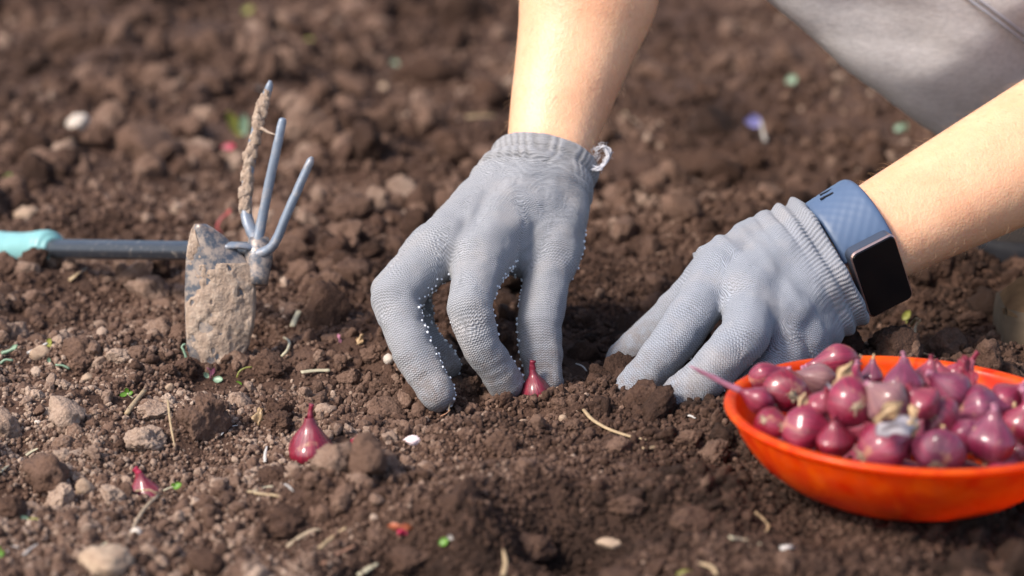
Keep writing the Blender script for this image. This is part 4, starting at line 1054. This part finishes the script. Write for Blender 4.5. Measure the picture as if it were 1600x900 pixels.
# loose dry husks on the heap
def husk(name, c, su, sv, nrm, roll, mat, seed, label, cat='onion skin', group='loose dry skins'):
    n_, m_ = 12, 9; rs = random.Random(seed); V = []
    nv = Vector([float(x) for x in nrm]).normalized(); t = nv.orthogonal().normalized(); b = nv.cross(t); R_ = Matrix.Rotation(roll, 3, nv); t = R_ @ t; b = R_ @ b
    t, b, nv = np.array(t), np.array(b), np.array(nv)
    for off in (0.00012, -0.00012):
        for i in range(n_):
            for j in range(m_):
                u = -1+2*i/(n_-1); v_ = (-1+2*j/(m_-1))*math.sqrt(max(0.02, 1-u*u*0.9)); u2 = u*(1+0.12*math.sin(j*2.1+seed))
                hgt = -0.45*v_*v_*sv-0.25*u*u*su+0.35*sv*math.sin(4*u+seed+2*v_)+0.25*sv*math.sin(6*v_+seed*2+3*u)
                V.append(t*u2*su+b*(v_*(0.75+0.35*math.sin(u*5+seed*3)))*sv+nv*(hgt+off))
    q = n_*m_
    Fc = [(i*m_+j, (i+1)*m_+j, (i+1)*m_+j+1, i*m_+j+1) for i in range(n_-1) for j in range(m_-1)]
    Fc += [(q+i*m_+j, q+i*m_+j+1, q+(i+1)*m_+j+1, q+(i+1)*m_+j) for i in range(n_-1) for j in range(m_-1)]
    bd = [i*m_ for i in range(n_)]+[(n_-1)*m_+j for j in range(1, m_)]+[i*m_+m_-1 for i in range(n_-2, -1, -1)]+[j for j in range(m_-2, 0, -1)]
    Fc += [(bd[k], bd[(k+1) % len(bd)], q+bd[(k+1) % len(bd)], q+bd[k]) for k in range(len(bd))]
    o = mk(name, V, Fc, MAT[mat], None, local=True); o.location = Vector([float(x) for x in c]); SHOW_AT(c, su*.7); return tag(o, label, cat, group)
def HP(px, py, z): return P(px, py, depth(py, z))
husk('dry_husk', HP(1405, 664, .054), .0075, .0045, VF+VU*.6, 2.4, 'husk_grey', 1, 'greyish torn husk lying on the front of the heap')
husk('dry_husk', HP(1428, 655, .055), .0060, .0025, VF+VU*.4, 0.6, 'husk', 2, 'tan papery husk with a stalk in the middle front of the heap')
husk('dry_husk', HP(1388, 640, .056), .0070, .0030, VF+VU*.7, 2.9, 'husk', 3, 'tan rolled husk bridging two shallots in the middle of the heap')
husk('dry_husk', HP(1510, 582, .052), .0065, .0040, VF+VU*.3-VR*.4, 1.2, 'husk_red', 4, 'dark red curled husk standing at the back right of the heap')
husk('dry_husk', HP(1318, 585, .058), .0060, .0030, VF+VU*.2, 0.1, 'husk', 5, 'brown root cap skin under the topmost shallot')
husk('dry_husk', HP(1250, 640, .046), .0065, .0025, VF+VU*.3, 0.3, 'husk', 6, 'tan husk under the glossy magenta shallot')
husk('dry_husk', HP(1297, 612, .052), .0038, .0030, VF+VU*.3, 0.9, 'husk_grey', 7, 'small whitish skin flap between shallots at the left')

# ------------------------------------------------------------------ hand cultivator with hoe blade
tool = empty('hand_cultivator', on(345, 560), 'muddy hand cultivator with a hoe blade and three tines lying on the soil', 'garden tool')
hub = J(398, 393, 1112); hb = J(78, 389, 1236)
hd_ = (hb-hub)/np.linalg.norm(hb-hub)
v, f = tube([hub, hub+(hb-hub)*.5, hb+hd_*.002], [.0047, .0050, .0053], 8, 10, up=(0, 0, 1)); shaft = mk('shaft', v, f, MAT['shaft'], tool, False)
bm_ = shaft.modifiers.new('edges', 'BEVEL'); bm_.width = 0.0008; bm_.segments = 2
# a handle swelling behind its collar
pr = [(0.0001, 0), (.0058, 0), (.0066, .0004), (.0068, .002), (.0082, .0024), (.0092, .0032), (.0096, .0050), (.0098, .0062), (.0094, .0066), (.0094, .0074), (.0098, .0078), (.0097, .0110), (.0090, .018), (.0084, .028), (.0086, .045), (.0098, .065), (.0108, .085), (.0108, .105), (.0098, .118), (.007, .126), (.0001, .129)]
v, f = lathe(pr, 40); q = Vector(hd_).to_track_quat('Z', 'Y').to_matrix(); v = v@np.array(q).T+(hb-hd_*.004)
mk('handle', v, f, MAT['teal'], tool)
# hub block
v, f = tube([J(404, 372, 1110), J(404, 400, 1108), J(402, 445, 1106)], [.0046, .0068, .0048], 10, 8, flat=.8, up=(0, 1, 0)); mk('hub', v, f, MAT['steel'], tool)
for pts, rr_, mt in (([(407, 392, 1110), (401, 375, 1112), (394, 362, 1116), (386, 340, 1120), (385, 300, 1122), (393, 240, 1122), (406, 180, 1120), (420, 138, 1118), (422, 126, 1118)], [.0034, .0034, .0032, .0031, .0028, .0026, .0022, .0010], 'tine'),
                     ([(404, 395, 1108), (403, 378, 1108), (410, 340, 1108), (422, 280, 1106), (434, 225, 1104), (441, 190, 1104), (442, 184, 1104)], [.0036, .0029, .0026, .0025, .0024, .0022, .0008], 'tine'),
                     ([(405, 396, 1106), (416, 392, 1104), (430, 378, 1102), (448, 335, 1100), (468, 290, 1099), (484, 254, 1098), (488, 245, 1098)], [.0036, .0030, .0028, .0027, .0026, .0024, .0009], 'tine')):
    v, f = tube([J(*p) for p in pts], [q_*.92 for q_ in rr_], 12, 40, flat=.85); v = v+0.00018*np.stack([vnoise(v*700, 1), vnoise(v*700, 2), vnoise(v*700, 3)], 1)
    t_ = mk('tine', v, f, MAT[mt], tool)
    if pts[0][0] == 407:
        t_['label'] = 'tine caked with dried mud'; out = []; rs = random.Random(5)
        path = crom([J(*p) for p in pts[3:8]], 34)
        for k, p in enumerate(path):
            if k in (0, 1, 33): continue
            for _ in range(2):
                iv, fi = ico(3); s = rs.uniform(.0018, .0034)*(1.0 if 3 < k < 30 else .6); w_ = iv*(1+0.35*vnoise(iv*1.7+k*3+_, 7)+.15*vnoise(iv*4+k, 8))[:, None]
                out.append((w_*s*np.array([.8, .8, 1.25])+p+np.array([rs.uniform(-.0013, .0008), -.0008, 0]), [tuple(a) for a in fi]))
        v, f = merge(out); mk('dried_mud', v, f, MAT['mud'], t_)
v, f = tube([J(408, 200, 1117), J(420, 207, 1115), J(432, 211, 1113)], [.0009, .0006, .0003], 6, 8, jit=.4); mk('mud_strand', v, f, MAT['mud'], tool)
# blade: outline rows (y, left x, right x) in the photo plane, standing upright and bent across
ROWS = [(350, 304, 322), (358, 299, 336), (370, 296, 352), (385, 293, 366), (400, 291, 380), (420, 290, 396), (450, 289, 400), (480, 289, 400), (510, 290, 397), (540, 292, 389), (565, 298, 375), (590, 308, 354), (605, 318, 340)]
def blade_pt(u, w, off=0.0):
    y = ROWS[0][0]+(ROWS[-1][0]-ROWS[0][0])*w
    ya = [r_[0] for r_ in ROWS]; l = np.interp(y, ya, [r_[1] for r_ in ROWS]); r_ = np.interp(y, ya, [r_[2] for r_ in ROWS])
    x = l+(r_-l)*u; dd = 1099+9*w-6*w*(1-w)+13*(abs(u-0.38)**1.8)
    return J(x, y, dd)+VF*off
def blade_mesh(nu, nw, front, back, noisef=None):
    V = []
    for side in (1, -1):
        for i in range(nu):
            for j in range(nw):
                u, w = i/(nu-1), j/(nw-1); off = front if side == 1 else back
                if side == 1 and noisef: off = noisef(u, w)
                V.append(blade_pt(u, w, off))
    q = nu*nw
    Fc = [(i*nw+j, i*nw+j+1, (i+1)*nw+j+1, (i+1)*nw+j) for i in range(nu-1) for j in range(nw-1)]
    Fc += [(q+i*nw+j, q+(i+1)*nw+j, q+(i+1)*nw+j+1, q+i*nw+j+1) for i in range(nu-1) for j in range(nw-1)]
    bd = [i*nw for i in range(nu)]+[(nu-1)*nw+j for j in range(1, nw)]+[i*nw+nw-1 for i in range(nu-2, -1, -1)]+[j for j in range(nw-2, 0, -1)]
    Fc += [(bd[k], bd[(k+1) % len(bd)], q+bd[(k+1) % len(bd)], q+bd[k]) for k in range(len(bd))]
    return np.array(V), Fc
v, f = blade_mesh(24, 40, .0008, -.0008); bl = mk('blade', v, f, MAT['steel'], tool)
nu, nw = 90, 150
uu, ww = np.meshgrid(np.linspace(0, 1, nu), np.linspace(0, 1, nw), indexing='ij'); pp = np.stack([uu.ravel()*31, ww.ravel()*72, np.zeros(nu*nw)], 1)
nz = 0.75*fbm(pp/np.array([10, 14, 1.0]), 5, 21, .5)+0.22*fbm(pp/2.4, 4, 25, .6)+0.35*np.clip(fbm(pp/9, 3, 51)*5, -1, 1)
bare = np.clip((uu-0.12-ww*1.1)*9, 0, 1)*np.clip((0.245-ww)*26, 0, 1); holes = np.clip((fbm(pp/np.array([3.5, 5.0, 1.0]), 4, 41)-0.72)*2.0, 0, 1)*np.clip(1.6-uu.ravel()*1.5, 0, 1)
rm = np.clip((uu.ravel()-.45)*2, 0, 1)
TH = (0.0006+0.0014*rm+0.0010*nz)-0.006*bare.ravel()-0.0045*holes; TH = np.maximum(TH, -.0002).reshape(nu, nw)
ed = np.minimum(1, np.minimum(uu, 1-uu)*26+.25); TH = TH*ed
v, f = blade_mesh(nu, nw, 0, .0002, lambda u, w: 0.0004+TH[int(round(u*(nu-1))), int(round(w*(nw-1)))])
mk('dried_mud', v, f, MAT['mud'], bl)
# strap that joins the blade to the hub
v, f = tube([J(352, 384, 1104), J(376, 384, 1104), J(398, 388, 1108)], [.0030, .0022, .0032], 8, 10, flat=.55); mk('blade_neck', v, f, MAT['tine'], tool)

# ------------------------------------------------------------------ bits of straw, roots, seedlings
GT = 'bits of straw and root on the soil'
def straw(pts, wpx, mat, label, cat='straw', flat=0.35, lift=0.0012, name='straw', taper=True, n=12, seed=0):
    g0 = on(pts[0][0], pts[0][1]); W = []
    for i, p in enumerate(pts):
        z = p[2]/1000 if len(p) > 2 else 0.0
        q = on(p[0], p[1], lift+z); W.append(q)
    d = depth(pts[0][1]); r = wpx*d/F/2
    v, f = tube(W, [r, r*1.05, r*.95, r*(.5 if taper else 1)], 8, n, flat=flat, up=(0, -.5, 1), jit=.12, seed=seed)
    for q in crom(W, 7): SHOW_AT(q)
    o = mk(name, v, f, MAT[mat], None, origin=W[0]); return tag(o, label, cat, GT)
def S(x, y, L, ang, w, mat, label, **kw):
    a = rad(ang); dx, dy = math.cos(a)*L/2, -math.sin(a)*L/2
    return straw([(x-dx, y-dy), (x, y-1), (x+dx, y+dy)], w, mat, label, **kw)
S(212, 628, 44, 52, 9, 'straw', 'thick chopped tan straw beside a three leaved seedling', flat=.7, taper=False, lift=.003)
S(493, 580, 45, 4, 7, 'straw_pale', 'flat pale green straw right of the muddy blade', taper=False, lift=.002)
S(462, 498, 26, 66, 9, 'straw_pale', 'short flat pale straw standing right of the blade', taper=False, lift=.002)
S(121, 429, 32, 35, 7, 'straw', 'tan straw bit under the cultivator shaft')
straw([(262, 625, 6), (266, 660, 3), (273, 698, 1)], 3.5, 'straw', 'long thin straw leaning on the tall craggy clod', lift=.002)
straw([(912, 640), (925, 655), (950, 670), (985, 682), (1010, 687)], 6, 'straw', 'curved dry stalk on the ridge between the gloves', flat=.6, lift=.002)
S(1021, 700, 34, 4, 7, 'straw', 'short blunt straw below the end of the curved stalk', taper=False)
straw([(248, 774, 2), (228, 792, 1), (213, 815), (204, 836), (186, 853)], 6, 'root', 'long dry root running down from the half buried shallot', flat=.7)
straw([(212, 767, 3), (224, 766, 4), (235, 766, 5), (246, 772, 4), (262, 776, 1)], 3, 'straw', 'thin pale rootlet lying across the half buried pink shallot', flat=.9, lift=.0035)
S(48, 858, 28, 38, 5, 'white_root', 'whitish straw near the bottom left corner')
straw([(11, 862), (16, 854), (26, 854), (32, 858)], 4, 'white_root', 'curled white rootlet near the bottom left corner')
S(50, 706, 22, 30, 5, 'straw_pale', 'short pale straw at the left above the dark hollow')
S(6, 733, 18, 38, 6, 'straw_pale', 'pale straw cut by the left edge')
S(164, 850, 14, 30, 4, 'straw_pale', 'tiny pale splinter above the big tan stone')
S(452, 762, 18, -42, 4, 'white_root', 'small white splinter below the upright shallot')
straw([(388, 767), (405, 771), (425, 773), (440, 776)], 7, 'straw', 'tan seed husk stalk below the upright shallot')
straw([(398, 768), (412, 762), (424, 760), (434, 763)], 6, 'straw_pale', 'arched yellowish husk blade below the upright shallot')
straw([(345, 680), (356, 668), (372, 664)], 3, 'white_root', 'thin white rootlet between the craggy clod and the shallot')
straw([(414, 722, 0), (414, 710, 2), (417, 697, 4)], 5, 'white_root', 'white rootlet standing left of the upright shallot')
straw([(448, 854), (470, 838), (490, 828), (502, 828)], 7, 'root', 'blurred tan stalk at the bottom left of centre')
S(520, 840, 52, 38, 8, 'straw', 'broader blurred straw at the bottom left of centre')
S(530, 866, 60, 30, 9, 'twig', 'blurred reddish bark strip at the bottom')
S(575, 890, 36, 32, 10, 'straw_pale', 'pale blurred straw cut by the bottom edge')
straw([(785, 900), (790, 880), (786, 858)], 8, 'straw', 'blurred tan stalk at the bottom middle')
straw([(1095, 880), (1112, 886), (1120, 898)], 8, 'straw', 'blurred curved straw at the bottom right of centre')
S(1165, 845, 48, -12, 9, 'straw_pale', 'blurred pale straw with a yellow end below the bowl')
S(1236, 855, 34, 6, 9, 'white_root', 'blurred white straw further right below the bowl')
straw([(1180, 800), (1192, 810), (1201, 822), (1194, 834)], 5, 'straw', 'blurred bent stalk below the left part of the bowl')
straw([(1432, 497, 14), (1423, 512, 9), (1426, 533, 4), (1440, 550, 1), (1462, 557)], 6, 'straw', 'curved tan stalk standing behind the bowl', lift=.003)
straw([(1438, 500, 12), (1430, 512, 9), (1432, 526, 6)], 6, 'straw', 'short second tip beside the curved stalk behind the bowl', lift=.003)
S(1503, 404, 22, -55, 8, 'straw', 'short pale stalk beside the dark shoe')
S(752, 182, 46, 2, 7, 'straw', 'blurred tan straw in the background left of the bare arm')
straw([(700, 652, 1), (702, 635, 5), (706, 618, 9)], 2.5, 'root', 'thin upright stalk in front of the gloved middle fingertip')
straw([(688, 650, 1), (697, 646, 3), (704, 640, 4)], 3, 'twig', 'small reddish twig in front of the gloved middle fingertip')
straw([(757, 660), (768, 652), (780, 650)], 5, 'twig', 'dark twig on the ridge below the gloved index finger')
straw([(900, 568, 2), (910, 572, 3), (917, 580, 2)], 2.5, 'white_root', 'fine pale rootlet right of the gloved thumb')
straw([(440, 557), (449, 547), (452, 534), (443, 527)], 5, 'straw_pale', 'pale yellow hooked shoot right of the muddy blade', flat=.9, lift=.003)
S(1080, 651, 14, -20, 4, 'white_root', 'small shiny white splinter below the right glove')
S(990, 188, 40, -40, 4, 'root', 'blurred thin stalk in the background right of the bare arm')
straw([(588, 700, 0), (575, 525, 0)][:1]+[(590, 700)], 2, 'root', 'tiny root thread right of the red flake', n=4) if False else None

def leafv(c, d, w, nrm, cup=.2, n=7):
    """small leaf blade with thickness: from c along d, half width w"""
    d = np.array(d, float); nrm = np.array(nrm, float); L = np.linalg.norm(d); s = np.cross(d/L, nrm); s /= np.linalg.norm(s); nn = np.cross(s, d/L); V = []
    for off in (.00015, -.00015):
        for i in range(n):
            t = i/(n-1); ww_ = w*math.sin(math.pi*(0.06+0.90*t))**.7
            for j in (-1, -.5, 0, .5, 1): V.append(np.array(c)+d*t+s*ww_*j+nn*(off-cup*w*(1-j*j)+cup*L*.5*t*t))
    q = n*5; Fc = [(i*5+j, (i+1)*5+j, (i+1)*5+j+1, i*5+j+1) for i in range(n-1) for j in range(4)]
    Fc += [(q+i*5+j, q+i*5+j+1, q+(i+1)*5+j+1, q+(i+1)*5+j) for i in range(n-1) for j in range(4)]
    bd = [i*5 for i in range(n)]+[(n-1)*5+j for j in range(1, 5)]+[i*5+4 for i in range(n-2, -1, -1)]+[3, 2, 1]
    Fc += [(bd[k], bd[(k+1) % len(bd)], q+bd[(k+1) % len(bd)], q+bd[k]) for k in range(len(bd))]
    return V, Fc
GSd = 'seedlings sprouting in the soil'
def seedling(px, py, stem, leaves, smat, label, cat='seedling', z=0.003, sw=1.0):
    """stem: px offsets from the base; leaves: (dx, dy, len_px, ang, w_px, mat) at px offsets"""
    b = on(px, py); d0 = depth(py); mmx = d0/F
    SHOW_AT(b, 0.003)
    e = empty('seedling', b, label, cat, GSd)
    def at(dx, dy, fw=0): return b+VR*dx*mmx-VU*dy*mmx+VF*(0.0025+fw)
    pts = [at(0, 0)]+[at(*s_) for s_ in stem]
    v, f = tube(pts, [1.5*mmx*sw, 1.2*mmx*sw], 6, 8); mk('stem', v, f, MAT[smat], e)
    for dx, dy, L, ang, w, mt in leaves:
        a = rad(ang); v, f = leafv(at(dx, dy), (VR*math.cos(a)+VU*math.sin(a)+VF*.25)*L*mmx, w*mmx, VF+VU*.5); mk('leaf', v, f, MAT[mt], e)
seedling(210, 622, [(-6, -4), (-10, -8)], [(-10, -8, 9, 100, 3.5, 'leaf'), (-10, -8, 12, 200, 4.5, 'leaf'), (-9, -7, 9, 15, 4, 'leaf')], 'straw_pale', 'tiny seedling with three round green leaves beside thick straw')
seedling(257, 766, [(8, -4), (16, -6)], [(14, -6, 16, 15, 6, 'leaf'), (14, -6, 7, 80, 3, 'leaf')], 'straw_pale', 'bright green seedling leaf right of the half buried shallot')
seedling(44, 812, [(3, -2)], [(0, 0, 22, -6, 6, 'leaf_yellow'), (2, -1, 12, 155, 4, 'leaf_blue')], 'leaf_yellow', 'yellow green leaf pair in front of the dark hollow at the lower left')
seedling(2, 866, [(0, -4)], [(-4, 0, 12, 20, 6, 'leaf'), (-2, -6, 8, 70, 3, 'leaf')], 'leaf', 'green leaf at the left edge near the bottom')
seedling(371, 590, [(4, -10), (14, -16), (24, -17)], [(-6, 16, 16, 25, 8, 'leaf')], 'leaf_yellow', 'seedling with a bright green leaf below an arched stem')
seedling(330, 592, [(0, -12), (-6, -18)], [(4, 0, 16, -5, 6, 'leaf_blue'), (0, -6, 14, 60, 4, 'leaf_purple'), (-4, -2, 10, 120, 4, 'leaf_blue')], 'leaf_purple', 'seedling with a purple leaf and a blue green leaf under the blade')
seedling(305, 575, [(-12, -14), (-16, -26), (-20, -34), (-14, -38)], [(-14, 2, 12, 70, 7, 'leaf_blue')], 'leaf_blue', 'blue green hooked seedling at the left foot of the blade', sw=1.6)
seedling(44, 552, [(16, -8), (32, -16)], [(32, -14, 11, 60, 5, 'leaf_yellow'), (30, -14, 10, -10, 4, 'leaf_yellow')], 'white_root', 'pale stemmed seedling with yellow leaves near the left edge', sw=1.6)
seedling(4, 552, [(12, -4), (24, -10)], [(14, -6, 14, 30, 4, 'leaf_blue')], 'leaf_blue', 'pale green shoot at the left edge beside the yellow leaved one', sw=2.0)
seedling(2, 568, [(8, -6), (20, -5)], [], 'leaf_blue', 'thin pale arched shoot at the left edge', sw=1.5)
seedling(110, 576, [(-10, -5), (-22, -6)], [(-32, -10, 8, 90, 3, 'leaf_blue')], 'leaf_blue', 'pale shoot lying in front of the wide brown clod', sw=1.4)
seedling(12, 286, [(2, -6)], [(-6, -2, 18, 35, 7, 'leaf'), (4, -4, 12, 75, 5, 'leaf')], 'leaf', 'blurred green seedling above the teal handle', sw=1.5)
seedling(617, 98, [(0, -6)], [(-8, 0, 18, -20, 6, 'leaf_blue')], 'leaf_blue', 'blurred green leaf in the far soil left of the bare arm')
seedling(386, 18, [(0, -6)], [(-6, 0, 16, 10, 7, 'leaf_yellow')], 'leaf_yellow', 'blurred olive leaf at the top of the photo')
seedling(480, 66, [(0, -6)], [(-6, 0, 16, 10, 6, 'leaf_yellow')], 'leaf_yellow', 'blurred yellowish leaf near the top, right of the tines')
seedling(1236, 130, [(0, -6)], [(-8, 0, 18, 30, 8, 'leaf_blue')], 'leaf_blue', 'blurred pale green leaf between the bare arm and the trousers')
seedling(1404, 205, [(0, -6)], [(-10, 0, 18, 30, 6, 'leaf_blue'), (4, 0, 14, 60, 5, 'leaf_blue')], 'leaf_blue', 'blurred pale leaf beside the point of the trouser leg')
seedling(1196, 222, [(-4, -14), (-8, -32)], [(-8, -30, 26, 178, 10, 'petal'), (-8, -32, 20, 150, 7, 'petal')], 'white_root', 'blurred lilac petal on a pale stalk in the background', sw=2.2)
seedling(378, 212, [(-4, -12)], [(-2, 0, 42, 118, 9, 'leaf_yellow'), (2, 0, 34, 85, 8, 'leaf_blue')], 'leaf_yellow', 'blurred yellow and white leaves behind the muddy tine')
seedling(430, 150, [(2, -4)], [(-2, 0, 16, 20, 7, 'flake_pink'), (-20, 2, 20, 120, 8, 'white_root')], 'flake_pink', 'blurred pink petals behind the tip of the muddy tine')
seedling(355, 232, [(2, -2)], [(-10, 0, 24, 5, 8, 'flake')], 'stem_red', 'blurred red leaf left of the muddy tine')
seedling(1070, 894, [(0, -4)], [(-14, 2, 28, 0, 8, 'leaf_yellow')], 'leaf_yellow', 'blurred yellow green leaf at the bottom edge')
seedling(694, 846, [(0, -4)], [(-8, 2, 16, 20, 7, 'leaf'), (8, 0, 12, 80, 5, 'white_root')], 'leaf', 'blurred green and white sprout at the bottom beside the hollow')
seedling(348, 366, [(-8, -10), (-2, -24), (10, -34)], [(6, -30, 12, 50, 3, 'stem_red')], 'stem_red', 'red stemmed shoot behind the top of the blade', sw=1.5)
seedling(1415, 505, [(2, -8)], [(-6, -6, 18, 50, 6, 'leaf_yellow')], 'leaf_yellow', 'yellow leaf scrap under the fitness band')
# flakes of red skin
husk('skin_flake', on(556, 689, .002), .0030, .0022, VF+VU*.6, .4, 'flake', 11, 'bright red skin flake right of the upright planted shallot')
husk('skin_flake', on(625, 822, .004), .0045, .0016, VF+VU*.3, 2.2, 'flake_orange', 12, 'orange sliver of skin beside the lower hollow')
husk('skin_flake', on(628, 829, .003), .0026, .0022, VF+VU*.3, .2, 'flake', 13, 'pink red scrap under the orange sliver')
husk('skin_flake', on(530, 528, .002), .0022, .0009, VF+VU*.3, 1.0, 'flake_pink', 14, 'tiny lilac skin scrap left of the outer gloved finger')
husk('dry_husk', on(404, 650, .004), .0042, .0030, VF+VU*.4, .6, 'husk', 15, 'brown curled husk between the dark clods', group=None)
husk('dry_husk', on(433, 640, .003), .0030, .0009, VF+VU*.4, 2.1, 'husk', 16, 'small tan husk splinter right of the brown curled husk', group=None)
husk('dry_husk', on(562, 530, .002), .0030, .0018, VF+VU*.4, .3, 'husk', 17, 'small tan husk beside the outer gloved finger', group=None)

# ------------------------------------------------------------------ the crumbs, laid last so that nothing one can pick out is buried
sets = {'a': [], 'b': [], 'c': []}
sets['a'].append(layer(130000, 0.0006, 0.0016, 0.74, 1.30, 101, 0.7, 1.5))
sets['a'].append(layer(22000, 0.0014, 0.0026, 1.28, 2.30, 101, 0.7, 1.5))
sets['b'].append(layer(16000, 0.0014, 0.0036, 0.72, 1.35, 102, 0.3))
sets['b'].append(layer(15000, 0.0025, 0.0055, 1.30, 3.00, 103, 0.2))
sets['c'].append(layer(3600, 0.0028, 0.0105, 0.70, 1.38, 104, -0.05, 2.9, 0.38))
sets['c'].append(layer(8500, 0.0042, 0.0120, 1.22, 3.2, 105, 0.1, 2.6, 0.3))
sets['c'].append(layer(130, 0.0070, 0.0120, 0.80, 1.38, 111, 0.0, 1.9, 0.6))
sets['c'].append(layer(500, 0.012, 0.024, 1.45, 3.6, 106, -0.2, 2.0, 0.45))
for key, nm, lb in (('a', 'soil_grains', 'fine brown soil grains covering the bed'), ('b', 'soil_crumbs', 'small brown soil crumbs covering the bed'), ('c', 'soil_clods', 'lumpy brown soil clods strewn over the bed')):
    p = np.vstack([a for a, _ in sets[key]]); r = np.concatenate([b for _, b in sets[key]])
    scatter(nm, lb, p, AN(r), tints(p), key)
